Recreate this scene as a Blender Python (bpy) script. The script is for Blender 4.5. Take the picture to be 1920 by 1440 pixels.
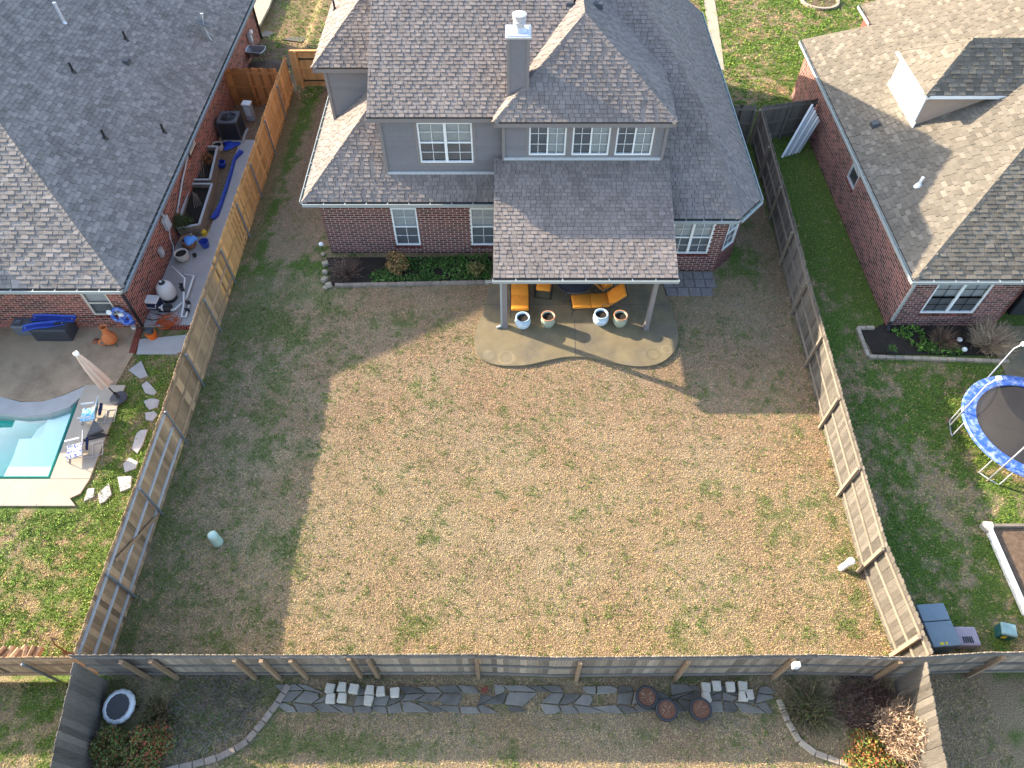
import bpy, math, random
import numpy as np
from mathutils import Matrix, Vector
for _o in list(bpy.data.objects): bpy.data.objects.remove(_o)
random.seed(7); RNG = np.random.default_rng(7)
S = bpy.context.scene; COL = S.collection
rad = math.radians
# ------------------------------------------------------------------ camera, sky, sun, exposure
CAM_H, CAM_PITCH, CAM_F = 19.0, 53.5, 1331.0
cd = bpy.data.cameras.new('camera'); cam = bpy.data.objects.new('camera', cd); COL.objects.link(cam)
cam.location = (0, 0, CAM_H); cam.rotation_euler = (rad(90 - CAM_PITCH), 0, 0)
cd.sensor_width = 36; cd.lens = CAM_F / 1920 * 36; cd.clip_end = 1500; cd.clip_start = .1
S.camera = cam
SUNV = Vector((2.45, -1.12, -1.0))                 # direction the light travels
elev = math.atan2(1.0, math.hypot(2.45, 1.12))
W = bpy.data.worlds.new('World'); S.world = W; W.use_nodes = True
nt = W.node_tree; bg = nt.nodes['Background']
sky = nt.nodes.new('ShaderNodeTexSky'); sky.sky_type = 'NISHITA'; sky.sun_disc = False
sky.sun_elevation = elev; sky.sun_rotation = math.atan2(-SUNV.x, -SUNV.y)
sky.air_density = 1.0; sky.dust_density = 1.6; sky.ozone_density = 1.0
nt.links.new(sky.outputs[0], bg.inputs[0]); bg.inputs[1].default_value = 0.15
sd = bpy.data.lights.new('sun', 'SUN'); sun = bpy.data.objects.new('sun', sd); COL.objects.link(sun)
sd.energy = 3.8; sd.angle = rad(0.55); sd.color = (1.0, 0.865, 0.66)
sun.rotation_euler = SUNV.to_track_quat('-Z', 'Y').to_euler(); sun.location = (-30, 14, 30)
S.view_settings.view_transform = 'Standard'; S.view_settings.look = 'None'
S.view_settings.exposure = 2.22; S.view_settings.gamma = 1.0; S.view_settings.use_curve_mapping = False
S.render.engine = 'CYCLES'; S.cycles.max_bounces = 6

# ------------------------------------------------------------------ geometry of the place from the photograph
_t = rad(CAM_PITCH); _fw = np.array([0, math.cos(_t), -math.sin(_t)]); _up = np.array([0, math.sin(_t), math.cos(_t)])
def ray(p): return _fw + np.array([1., 0, 0]) * (p[0] - 960) / CAM_F + _up * (720 - p[1]) / CAM_F
def G(x, y, z=0.0):
    d = ray((x, y)); t = (z - CAM_H) / d[2]; return Vector((d[0] * t, d[1] * t, z))
def onplane(x, y, P0, n):
    d = ray((x, y)); o = np.array([0, 0, CAM_H]); n = np.array(n, float)
    return Vector(o + d * (((np.array(P0, float) - o) @ n) / (d @ n)))
def pxarea(P, N, area):
    v = np.array(P) - np.array([0, 0, CAM_H]); L = np.linalg.norm(v)
    dep = v @ _fw; px = 960 + CAM_F * v[0] / dep; py = 720 - CAM_F * (v @ _up) / dep
    if not (-5 < px < 1925 and -5 < py < 1445): return 0
    return max(0, -(v @ np.array(N)) / L) * area / L ** 2

# ------------------------------------------------------------------ mesh builder
class B:
    def __init__(s): s.v = []; s.f = []; s.t = []; s.c = []
    def poly(s, pts, tone=0):
        n = len(s.v); s.v += [tuple(p) for p in pts]; s.f.append(tuple(range(n, n + len(pts)))); s.t.append(tone); return s
    def add(s, vs, fs, tone=0):
        n = len(s.v); s.v += [tuple(p) for p in vs]
        for f in fs: s.f.append(tuple(i + n for i in f)); s.t.append(tone)
        return s
    def box(s, c, d, M=None, tone=0, taper=1.0):
        x, y, z = d[0] / 2, d[1] / 2, d[2] / 2; k = taper
        vs = [Vector(p) for p in ((-x, -y, -z), (x, -y, -z), (x, y, -z), (-x, y, -z), (-x * k, -y * k, z), (x * k, -y * k, z), (x * k, y * k, z), (-x * k, y * k, z))]
        if M is not None: vs = [M @ p for p in vs]
        c = Vector(c)
        return s.add([p + c for p in vs], [(3, 2, 1, 0), (4, 5, 6, 7), (0, 1, 5, 4), (1, 2, 6, 5), (2, 3, 7, 6), (3, 0, 4, 7)], tone)
    def bar(s, p0, p1, w, h, tone=0, up=(0, 0, 1)):
        p0 = Vector(p0); p1 = Vector(p1); d = (p1 - p0); L = d.length; d.normalize(); up = Vector(up)
        if abs(d.dot(up)) > .98: up = Vector((0, 1, 0))
        sx = d.cross(up).normalized(); u = sx.cross(d)
        M = Matrix((sx, d, u)).transposed()
        return s.box((p0 + p1) / 2, (w, L, h), M, tone)
    def cyl(s, p0, p1, r0, r1=None, n=12, tone=0, caps=True):
        r1 = r0 if r1 is None else r1; p0 = Vector(p0); p1 = Vector(p1); d = (p1 - p0).normalized()
        a = Vector((0, 0, 1)) if abs(d.z) < .9 else Vector((1, 0, 0)); u = d.cross(a).normalized(); w = d.cross(u)
        vs = []
        for p, r in ((p0, r0), (p1, r1)):
            for i in range(n):
                t = 2 * math.pi * i / n; vs.append(p + (u * math.cos(t) + w * math.sin(t)) * r)
        fs = [(i + n, (i + 1) % n + n, (i + 1) % n, i) for i in range(n)]
        if caps: fs += [tuple(range(n)), tuple(range(2 * n - 1, n - 1, -1))]
        return s.add(vs, fs, tone)
    def lathe(s, prof, c=(0, 0, 0), n=20, tone=0, wob=None, M=None):
        c = Vector(c); vs = []; k = len(prof)
        for r, z in prof:
            for i in range(n):
                t = 2 * math.pi * i / n; q = r * (wob(t) if wob else 1)
                p = Vector((q * math.cos(t), q * math.sin(t), z)); vs.append((M @ p if M else p) + c)
        fs = [(j * n + i, j * n + (i + 1) % n, (j + 1) * n + (i + 1) % n, (j + 1) * n + i) for j in range(k - 1) for i in range(n)]
        return s.add(vs, fs, tone)
    def tube(s, pts, r, n=6, tone=0):
        pts = [Vector(p) for p in pts]; vs = []; k = len(pts)
        rs = r if isinstance(r, (list, tuple)) else [r] * k
        for j, p in enumerate(pts):
            d = (pts[min(j + 1, k - 1)] - pts[max(j - 1, 0)]).normalized()
            a = Vector((0, 0, 1)) if abs(d.z) < .9 else Vector((1, 0, 0)); u = d.cross(a).normalized(); w = d.cross(u)
            for i in range(n):
                t = 2 * math.pi * i / n; vs.append(p + (u * math.cos(t) + w * math.sin(t)) * rs[j])
        fs = [(j * n + (i + 1) % n, j * n + i, (j + 1) * n + i, (j + 1) * n + (i + 1) % n) for j in range(k - 1) for i in range(n)]
        fs += [tuple(range(n)), tuple(range(k * n - 1, (k - 1) * n - 1, -1))]
        return s.add(vs, fs, tone)
    def prism(s, pts, z0, z1, tone=0, shrink=0.0):
        pts = [Vector((p[0], p[1], 0)) for p in pts]; n = len(pts)
        A = sum(pts[i].x * pts[(i + 1) % n].y - pts[(i + 1) % n].x * pts[i].y for i in range(n))
        if A < 0: pts = pts[::-1]
        c = sum(pts, Vector()) / n
        lo = [Vector((p.x, p.y, z0)) for p in pts]; hi = [Vector((p.x + (c.x - p.x) * shrink, p.y + (c.y - p.y) * shrink, z1)) for p in pts]
        return s.add(lo + hi, [tuple(range(n, 2 * n)), tuple(range(n - 1, -1, -1))] + [(i, (i + 1) % n, n + (i + 1) % n, n + i) for i in range(n)], tone)
    def mesh(s, name):
        me = bpy.data.meshes.new(name); me.from_pydata(s.v, [], s.f)
        if any(s.t): me.attributes.new('tone', 'FLOAT', 'FACE').data.foreach_set('value', s.t)
        return me

WM = {}
def _link(o, name, parent, mat4, world):
    COL.objects.link(o)
    if parent is not None:
        o.parent = parent
        if world: o.matrix_parent_inverse = WM[parent].inverted()
        WM[o] = (mat4 if world else WM[parent] @ mat4)
    else: WM[o] = mat4
    o.matrix_basis = mat4
    return o
ID = Matrix.Identity(4)
def ob(name, b, mat, parent=None, world=False, M=None, smooth=False, bevel=0, kind=None):
    me = b.mesh(name) if isinstance(b, B) else b
    if mat is not None and not me.materials: me.materials.append(mat)
    if smooth: me.polygons.foreach_set('use_smooth', [True] * len(me.polygons))
    o = bpy.data.objects.new(name, me); _link(o, name, parent, M or ID, world)
    if bevel:
        m = o.modifiers.new('bevel', 'BEVEL'); m.width = bevel; m.segments = 2; m.limit_method = 'ANGLE'
    if kind: o['kind'] = kind
    return o
def tag(o, label, cat, group=None):
    o['label'] = label; o['category'] = cat
    if group: o['group'] = group
    return o
def thing(name, label, cat, loc=(0, 0, 0), rz=0, group=None):
    o = bpy.data.objects.new(name, None); o.empty_display_size = .2
    _link(o, name, None, Matrix.Translation(Vector(loc)) @ Matrix.Rotation(rz, 4, 'Z'), False)
    return tag(o, label, cat, group)
def struct(name, b, mat, **k):
    o = ob(name, b, mat, **k); o['kind'] = 'structure'; return o

# ------------------------------------------------------------------ materials (procedural, world position)
def mat(name, col, var=.18, scale=6., rough=.8, bump=.15, bscale=60., spec=.25, metal=0, tone=0., rnd=0., stretch=(1, 1, 1), col2=None, c2scale=3., c2lo=.45, c2hi=.65, attr=None, trans=0, emit=0):
    m = bpy.data.materials.new(name); m.use_nodes = True; n = m.node_tree.nodes; l = m.node_tree.links
    p = n['Principled BSDF']; p.inputs['Roughness'].default_value = rough; p.inputs['Metallic'].default_value = metal
    p.inputs['Specular IOR Level'].default_value = spec
    geo = n.new('ShaderNodeNewGeometry'); mp = n.new('ShaderNodeMapping'); mp.inputs['Scale'].default_value = stretch
    l.new(geo.outputs['Position'], mp.inputs[0])
    def noise(s, det=6):
        t = n.new('ShaderNodeTexNoise'); t.inputs['Scale'].default_value = s; t.inputs['Detail'].default_value = det; t.inputs['Roughness'].default_value = .65
        l.new(mp.outputs[0], t.inputs['Vector']); return t.outputs['Fac']
    def rgb(c):
        t = n.new('ShaderNodeRGB'); t.outputs[0].default_value = (*c, 1); return t.outputs[0]
    if attr:
        a = n.new('ShaderNodeAttribute'); a.attribute_name = attr; base = a.outputs['Color']
    else: base = rgb(col)
    if col2:
        r = n.new('ShaderNodeMapRange'); r.inputs[1].default_value = c2lo; r.inputs[2].default_value = c2hi; l.new(noise(c2scale), r.inputs[0])
        mx = n.new('ShaderNodeMix'); mx.data_type = 'RGBA'; l.new(r.outputs[0], mx.inputs[0]); l.new(base, mx.inputs[6]); l.new(rgb(col2), mx.inputs[7]); base = mx.outputs[2]
    f = n.new('ShaderNodeMapRange'); f.inputs[1].default_value = .25; f.inputs[2].default_value = .75; f.inputs[3].default_value = 1 - var; f.inputs[4].default_value = 1 + var
    l.new(noise(scale), f.inputs[0]); fac = f.outputs[0]
    def madd(a, sc, b):
        t = n.new('ShaderNodeMath'); t.operation = 'MULTIPLY_ADD'; l.new(a, t.inputs[0]); t.inputs[1].default_value = sc
        if isinstance(b, float): t.inputs[2].default_value = b
        else: l.new(b, t.inputs[2])
        return t.outputs[0]
    if tone:
        a = n.new('ShaderNodeAttribute'); a.attribute_name = 'tone'; fac = madd(a.outputs['Fac'], tone, fac)
    if rnd:
        a = n.new('ShaderNodeObjectInfo'); fac = madd(a.outputs['Random'], rnd, madd(fac, 1.0, -rnd / 2))
    v = n.new('ShaderNodeVectorMath'); v.operation = 'SCALE'; l.new(base, v.inputs[0]); l.new(fac, v.inputs['Scale'])
    l.new(v.outputs[0], p.inputs['Base Color'])
    if bump:
        bn = n.new('ShaderNodeBump'); bn.inputs['Strength'].default_value = bump; bn.inputs['Distance'].default_value = .02
        l.new(noise(bscale, 3), bn.inputs['Height']); l.new(bn.outputs[0], p.inputs['Normal'])
    if trans: p.inputs['Subsurface Weight'].default_value = 0
    return m
def glassmat(name, tint=(.75, .8, .85), refl=.9):
    m = bpy.data.materials.new(name); m.use_nodes = True; n = m.node_tree.nodes; l = m.node_tree.links; n.remove(n['Principled BSDF'])
    tr = n.new('ShaderNodeBsdfTransparent'); tr.inputs[0].default_value = (*tint, 1)
    gl = n.new('ShaderNodeBsdfGlossy'); gl.inputs['Roughness'].default_value = .02; gl.inputs[0].default_value = (refl, refl, refl, 1)
    fr = n.new('ShaderNodeFresnel'); fr.inputs[0].default_value = 1.6
    mx = n.new('ShaderNodeMixShader'); l.new(fr.outputs[0], mx.inputs[0]); l.new(tr.outputs[0], mx.inputs[1]); l.new(gl.outputs[0], mx.inputs[2])
    l.new(mx.outputs[0], n['Material Output'].inputs[0]); return m

WOODS = (9, 9, .8)
m_shA = mat('main_shingle', (.200, .168, .152), .16, 1.2, .92, .5, 90, .15, tone=1)
m_shL = mat('left_shingle', (.205, .178, .160), .16, 1.2, .92, .5, 90, .15, tone=1)
m_shR = mat('right_shingle', (.150, .130, .104), .12, 1.0, .92, .5, 90, .15, tone=1)
m_brA = mat('dark_red_brick', (.125, .040, .034), .25, 9, .85, .4, 80, .2, tone=1)
m_brL = mat('red_brick', (.20, .055, .036), .3, 7, .85, .4, 80, .2, tone=1)
m_brR = mat('brown_red_brick', (.15, .055, .045), .3, 7, .85, .4, 80, .2, tone=1)
m_under = mat('roof_underlay', (.035, .032, .032), .1, 5, .95, .2, 60)
m_mort = mat('mortar', (.56, .49, .43), .12, 12, .95, .3, 90)
m_mortR = mat('pale_mortar', (.50, .45, .41), .12, 12, .95, .3, 90)
m_side = mat('taupe_siding', (.172, .162, .168), .06, 5, .7, .08, 40, tone=1)
m_trim = mat('taupe_trim', (.20, .178, .170), .05, 5, .6, .05, 40)
m_white = mat('white_paint', (.72, .72, .70), .05, 4, .45, .03, 40, .4)
m_gutter = mat('gutter_metal', (.30, .32, .31), .10, 5, .4, .03, 40, .5)
m_gutin = mat('gutter_inside', (.30, .36, .30), .3, 9, .6, .1, 40)
m_gutL = mat('bluish_gutter_metal', (.13, .155, .19), .12, 5, .4, .03, 40, .5)
m_glass = glassmat('window_glass', (.86, .89, .92))
m_screen = glassmat('screened_glass', (.52, .54, .58))
m_blind = mat('window_blind', (.72, .70, .66), .08, 8, .7, .02, 40)
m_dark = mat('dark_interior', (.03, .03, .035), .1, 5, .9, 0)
m_conc = mat('patio_concrete', (.186, .146, .084), .18, 2.2, .85, .15, 120, col2=(.135, .112, .078), c2scale=.9)
m_concP = mat('pale_concrete', (.36, .345, .325), .10, 2.5, .9, .15, 120, tone=1)
m_deckc = mat('pool_deck_concrete', (.36, .31, .245), .08, 1.8, .9, .1, 120, tone=1)
m_tanp = mat('stained_tan_concrete', (.345, .248, .158), .22, 1.1, .92, .2, 70, col2=(.205, .145, .098), c2scale=.8, c2lo=.5, c2hi=.72)
m_cedar = mat('new_cedar', (.50, .27, .105), .20, 5, .75, .2, 60, tone=1, rnd=.22, stretch=WOODS)
m_cedarD = mat('brown_stained_cedar', (.34, .135, .045), .2, 5, .7, .2, 60, tone=1, rnd=.2, stretch=WOODS)
m_greyb = mat('weathered_back_wood', (.26, .205, .152), .3, 5, .88, .25, 60, tone=1, rnd=.3, stretch=WOODS)
m_tanw = mat('weathered_tan_wood', (.36, .225, .125), .3, 5, .85, .25, 60, tone=1, rnd=.5, stretch=WOODS)
m_greyw = mat('weathered_grey_wood', (.100, .088, .074), .34, 5, .88, .25, 60, tone=1, rnd=.25, stretch=WOODS)
m_darkw = mat('dark_grey_wood', (.150, .126, .106), .28, 5, .88, .25, 60, tone=1, rnd=.3, stretch=WOODS)
m_rail = mat('pale_rail_wood', (.185, .152, .118), .2, 6, .85, .2, 60, rnd=.2)
m_raill = mat('silvered_rail_wood', (.40, .37, .355), .15, 6, .85, .2, 60, rnd=.2)
m_railD = mat('dark_rail_wood', (.185, .158, .13), .2, 6, .85, .2, 60, rnd=.2)
m_postw = mat('brown_post_wood', (.25, .165, .10), .25, 6, .85, .25, 60, rnd=.3, stretch=WOODS)
m_postg = mat('grey_post_wood', (.22, .175, .13), .22, 6, .85, .25, 60, rnd=.25, stretch=WOODS)
m_galv = mat('galvanised_steel', (.20, .205, .215), .15, 8, .5, .05, 50, .5, metal=.4)
m_galvL = mat('bright_galvanised_steel', (.50, .51, .55), .1, 8, .45, .05, 50, .5, metal=.4)
m_black = mat('black_metal', (.018, .018, .020), .2, 8, .45, .05, 40, .4)
m_blackp = mat('black_plastic', (.028, .029, .033), .2, 8, .5, .05, 40, .4)
m_grey = mat('grey_plastic', (.055, .058, .066), .12, 6, .6, .1, 60, .3)
m_lgrey = mat('light_grey_metal', (.42, .44, .46), .1, 6, .5, .05, 50, .4)
m_orange = mat('orange_cushion', (.62, .225, .030), .12, 5, .85, .25, 50, .1)
m_bluepl = mat('blue_plastic', (.03, .07, .36), .12, 4, .4, .05, 40, .4)
m_royal = mat('royal_blue_vinyl', (.035, .10, .40), .25, 3, .5, .1, 40, .4, col2=(.45, .52, .62), c2scale=7, c2lo=.46, c2hi=.80)
m_terra = mat('terracotta', (.50, .16, .055), .15, 6, .8, .1, 60)
m_soil = mat('dark_soil', (.030, .023, .018), .5, 12, .95, .9, 60)
m_dirt = mat('brown_soil', (.13, .085, .055), .4, 9, .95, .9, 50)
m_mulch = mat('mulch', (.16, .075, .045), .5, 30, .95, .9, 70)
m_stone = mat('flagstone', (.150, .134, .112), .3, 3, .85, .5, 22, rnd=.8)
m_stoneL = mat('pale_flagstone', (.36, .345, .33), .15, 3, .85, .3, 30, rnd=.25)
m_block = mat('limestone_block', (.46, .405, .33), .15, 7, .9, .4, 40, rnd=.15)
m_edge = mat('edging_block', (.24, .19, .15), .25, 7, .9, .4, 40, rnd=.3)
m_edgeP = mat('pale_edging_block', (.34, .275, .205), .2, 7, .9, .4, 40, rnd=.25)
m_paver = mat('grey_paver', (.19, .17, .16), .2, 6, .9, .3, 60, rnd=.2)
m_leaf = mat('leaf', (.1, .1, .1), .12, 20, .7, 0, attr='col', spec=.2)
m_grass = mat('grass_blade', (.1, .1, .1), .08, 20, .85, 0, attr='col', spec=.1)
m_twig = mat('twig', (.15, .105, .075), .3, 20, .9, 0, attr='col')
m_bark = mat('bark', (.14, .10, .07), .3, 14, .9, .4, 40)
# ------------------------------------------------------------------ noise and ground
def _h(i, j, s):
    n = (i.astype(np.int64) * 374761393 + j.astype(np.int64) * 668265263 + s * 974711) & 0x7fffffff
    n = ((n ^ (n >> 13)) * 1274126177) & 0x7fffffff; return ((n ^ (n >> 16)) & 0xffff) / 65535.
def vn(x, y, s=0):
    i = np.floor(x); j = np.floor(y); u = x - i; v = y - j; u = u * u * (3 - 2 * u); v = v * v * (3 - 2 * v)
    return (_h(i, j, s) * (1 - u) + _h(i + 1, j, s) * u) * (1 - v) + (_h(i, j + 1, s) * (1 - u) + _h(i + 1, j + 1, s) * u) * v
def fbm(x, y, s=0): return .5 * vn(x, y, s) + .28 * vn(x * 2.1, y * 2.1, s + 1) + .15 * vn(x * 4.3, y * 4.3, s + 2) + .07 * vn(x * 8.9, y * 8.9, s + 3)
def ss(a, b, x): t = np.clip((x - a) / (b - a), 0, 1); return t * t * (3 - 2 * t)
def inpoly(x, y, P):
    r = np.zeros(x.shape, bool); n = len(P)
    for i in range(n):
        x0, y0 = P[i][0], P[i][1]; x1, y1 = P[(i + 1) % n][0], P[(i + 1) % n][1]
        if y0 == y1: continue
        r ^= ((y0 > y) != (y1 > y)) & (x < (x1 - x0) * (y - y0) / (y1 - y0) + x0)
    return r
ZL = -.35
POOL = [G(*p, ZL - .12) for p in ((-420, 742), (-200, 768), (0, 774), (45, 779), (92, 775), (130, 762), (150, 744), (112, 850), (94, 897), (-440, 897))]
POOLXY = [(p.x, p.y) for p in POOL]
def gh(x, y):
    l = (1 - ss(-10.95, -10.55, x)) * ss(4.5, 4.95, y)
    h = ZL * l
    h = np.where(inpoly(x - .22, y, POOLXY) | inpoly(x + .22, y, POOLXY) | inpoly(x, y - .22, POOLXY) | inpoly(x, y + .22, POOLXY), -2.6, h)
    return h + .02 * (fbm(x * .8, y * .8, 31) - .5)
def zones(x, y):
    n1 = fbm(x * .45, y * .45, 3); n2 = fbm(x * 1.5, y * 1.5, 11); n3 = fbm(x * 4.2, y * 4.2, 17)
    own = (x > -10.5) & (x < 10.4) & (y > 4.7) & (y < 19); n4 = fbm(x * 3.1, y * 3.1, 71); nn = np.where(own | (y < 4.7), .22 * n1 + .22 * n2 + .28 * n4 + .28 * n3, .25 * n1 + .3 * n2 + .45 * n3)
    thr = np.full(x.shape, .615)                                     # own lawn, mostly dormant
    thr = thr - .07 * (1 - ss(-8.5, -5.5, x)) - .035 * (1 - ss(5.2, 8, y)) - .05 * ss(8.3, 9.4, x) * (1 - ss(11, 13, y))
    thr = thr - .03 * ss(14, 17, y) - .02 * ss(0, -6, x)
    wl = (x < -7) & (y > 20); thr = np.where(wl, .60 - .2 * (1 - ss(-9.7, -9.2, x + .5 * (n2 - .5))), thr)
    wr = (x > 8.3) & (x < 10.3) & (y > 18); thr = np.where(wr, .53, thr)
    left = x < -10.5; thr = np.where(left, .455 + .05 * ss(13, 15, y), thr)
    rl = np.where(y < 15, 9.8, 10.1) + .2
    right = (x > rl) & (y > 4.8); thr = np.where(right, .505 - .14 * ss(14.3, 16.5, y) - .05 * ss(13.2, 14.6, x + .12 * (y - 9)), thr)
    far = y > 28.3; thr = np.where(far, .455, thr)
    rear = y < 4.7; thr = np.where(rear, .60 - .18 * np.exp(-((y - 3.15) / .35) ** 2) * (1 - ss(-3.2, -1.2, x)) * ss(-6.5, -5.4, x) - .10 * (1 - ss(-6, -5, x)), thr)
    g = ss(thr - .06, thr + .06, nn)
    d = np.where(wl, ss(-9.4, -8.9, x) * (1 - ss(-8.1, -7.5, x)) * (.35 + .65 * ss(22, 26, y)), 0.)
    d = np.maximum(d, np.where(wr, ss(9.0, 9.9, x) * .8, 0))
    d = np.maximum(d, np.where(wl & (x < -10.0), .7, 0)); d = np.maximum(d, np.where(rear & (x > 4.6) & (y < 2.6), ss(4.5, 6, x) * (1 - ss(1.9, 2.4, y + .3 * (n2 - .5))), 0))
    d = np.maximum(d, .55 * ss(.56, .66, n1) * ((x > 2) & (y > 12.2) & (y < 14.8) & (x < 6)))
    d = np.maximum(d, np.where(left & (y > 16.9) & (y < 36), .95, 0)); g = np.where(left & (y > 16.9) & (y < 34), g * .15, g)
    d = np.maximum(d, np.where(left & (y > 13.4) & (y < 15), .6 * ss(-11.9, -11.5, x), 0))
    return g, np.clip(d, 0, 1), right, far, left, rear
def coords(a, b, st, A, Bb): 
    c = np.arange(a, b + 1e-6, st); lo = a - np.geomspace(.5, a - A, 12)[::-1]; hi = b + np.geomspace(.5, Bb - b, 12); return np.concatenate([lo, c, hi])
gx = coords(-24, 26, .2, -260, 260); gy = coords(-2, 46, .2, -120, 360)
X, Y = np.meshgrid(gx, gy); nx, ny = len(gx), len(gy)
gv = np.stack([X.ravel(), Y.ravel(), gh(X, Y).ravel()], 1)
idx = np.arange(nx * ny).reshape(ny, nx)
gq = np.stack([idx[:-1, :-1], idx[:-1, 1:], idx[1:, 1:], idx[1:, :-1]], -1).reshape(-1, 4)
def npmesh(name, v, f, col=None):
    me = bpy.data.meshes.new(name); k = f.shape[1]; nf = len(f)
    me.vertices.add(len(v)); me.vertices.foreach_set('co', np.ascontiguousarray(v, np.float32).ravel())
    me.loops.add(nf * k); me.loops.foreach_set('vertex_index', np.ascontiguousarray(f, np.int32).ravel())
    me.polygons.add(nf); me.polygons.foreach_set('loop_start', np.arange(0, nf * k, k, dtype=np.int32))
    try: me.polygons.foreach_set('loop_total', np.full(nf, k, np.int32))
    except Exception: pass
    me.update(calc_edges=True)
    if col is not None:
        a = me.attributes.new('col', 'FLOAT_COLOR', 'POINT'); c4 = np.ones((len(v), 4), np.float32); c4[:, :3] = col; a.data.foreach_set('color', c4.ravel())
    return me
gme = npmesh('ground', gv, gq)
zg, zd, zr, zf, zl, zb = zones(X.ravel(), Y.ravel())
for nm, dat in (('green', np.where((X.ravel() > -10.4) & (X.ravel() < 9.9) & (Y.ravel() < 19), zg * .5, zg)), ('dirt', zd), ('lush', (zr | zf | zl).astype(float))): gme.attributes.new(nm, 'FLOAT', 'POINT').data.foreach_set('value', dat.astype(np.float32))
def ground_mat():
    m = bpy.data.materials.new('lawn_ground'); m.use_nodes = True; n = m.node_tree.nodes; l = m.node_tree.links; p = n['Principled BSDF']
    p.inputs['Roughness'].default_value = .95; p.inputs['Specular IOR Level'].default_value = .1
    geo = n.new('ShaderNodeNewGeometry')
    def noise(s, det=5):
        t = n.new('ShaderNodeTexNoise'); t.inputs['Scale'].default_value = s; t.inputs['Detail'].default_value = det; l.new(geo.outputs['Position'], t.inputs['Vector']); return t.outputs['Fac']
    def ramp(f, a, b):
        t = n.new('ShaderNodeMapRange'); t.inputs[1].default_value = a; t.inputs[2].default_value = b; l.new(f, t.inputs[0]); return t.outputs[0]
    def mix(f, a, b):
        t = n.new('ShaderNodeMix'); t.data_type = 'RGBA'; l.new(f, t.inputs[0])
        for s, c in ((6, a), (7, b)):
            if isinstance(c, tuple): t.inputs[s].default_value = (*c, 1)
            else: l.new(c, t.inputs[s])
        return t.outputs[2]
    def at(nm):
        a = n.new('ShaderNodeAttribute'); a.attribute_name = nm; return a.outputs['Fac']
    straw = mix(ramp(noise(40, 4), .36, .64), (.095, .068, .042), (.39, .295, .185))
    straw = mix(ramp(noise(.5, 3), .42, .62), straw, mix(ramp(noise(36, 4), .36, .64), (.095, .062, .037), (.36, .245, .15)))
    gr = mix(ramp(noise(22, 4), .35, .65), (.035, .060, .014), (.13, .185, .04))
    dirt = mix(ramp(noise(9, 6), .35, .65), (.16, .10, .062), (.25, .165, .10))
    c = mix(at('green'), straw, gr); c = mix(at('dirt'), c, dirt); l.new(c, p.inputs['Base Color'])
    b = n.new('ShaderNodeBump'); b.inputs['Strength'].default_value = .9; b.inputs['Distance'].default_value = .05; l.new(noise(26, 5), b.inputs['Height']); l.new(b.outputs[0], p.inputs['Normal'])
    return m
struct('ground', gme, ground_mat(), smooth=True)
def ring_stains(m, rings):
    n = m.node_tree.nodes; l = m.node_tree.links; p = n['Principled BSDF']; src = p.inputs['Base Color'].links[0].from_socket; geo = n.new('ShaderNodeNewGeometry')
    nz = n.new('ShaderNodeTexNoise'); nz.inputs['Scale'].default_value = 3; l.new(geo.outputs['Position'], nz.inputs['Vector'])
    for c, r, w, s in rings:
        d = n.new('ShaderNodeVectorMath'); d.operation = 'DISTANCE'; d.inputs[1].default_value = c; l.new(geo.outputs['Position'], d.inputs[0])
        a = n.new('ShaderNodeMath'); a.operation = 'MULTIPLY_ADD'; l.new(nz.outputs['Fac'], a.inputs[0]); a.inputs[1].default_value = .08; l.new(d.outputs['Value'], a.inputs[2])
        e = n.new('ShaderNodeMath'); e.operation = 'COMPARE'; l.new(a.outputs[0], e.inputs[0]); e.inputs[1].default_value = r + .04; e.inputs[2].default_value = w
        k = n.new('ShaderNodeMath'); k.operation = 'MULTIPLY_ADD'; l.new(e.outputs[0], k.inputs[0]); k.inputs[1].default_value = s; k.inputs[2].default_value = 1.0
        v = n.new('ShaderNodeVectorMath'); v.operation = 'SCALE'; l.new(src, v.inputs[0]); l.new(k.outputs[0], v.inputs['Scale']); src = v.outputs[0]
    l.new(src, p.inputs['Base Color'])
ring_stains(m_conc, [(G(916, 665, .09), .10, .10, .28), (G(948, 670, .09), .26, .03, .22), (G(955, 672, .09), .12, .12, .14), (G(1250, 655, .09), .17, .02, .25), (G(1225, 664, .09), .22, .025, -.2), (G(1205, 600, .09), .3, .03, .15)])

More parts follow.
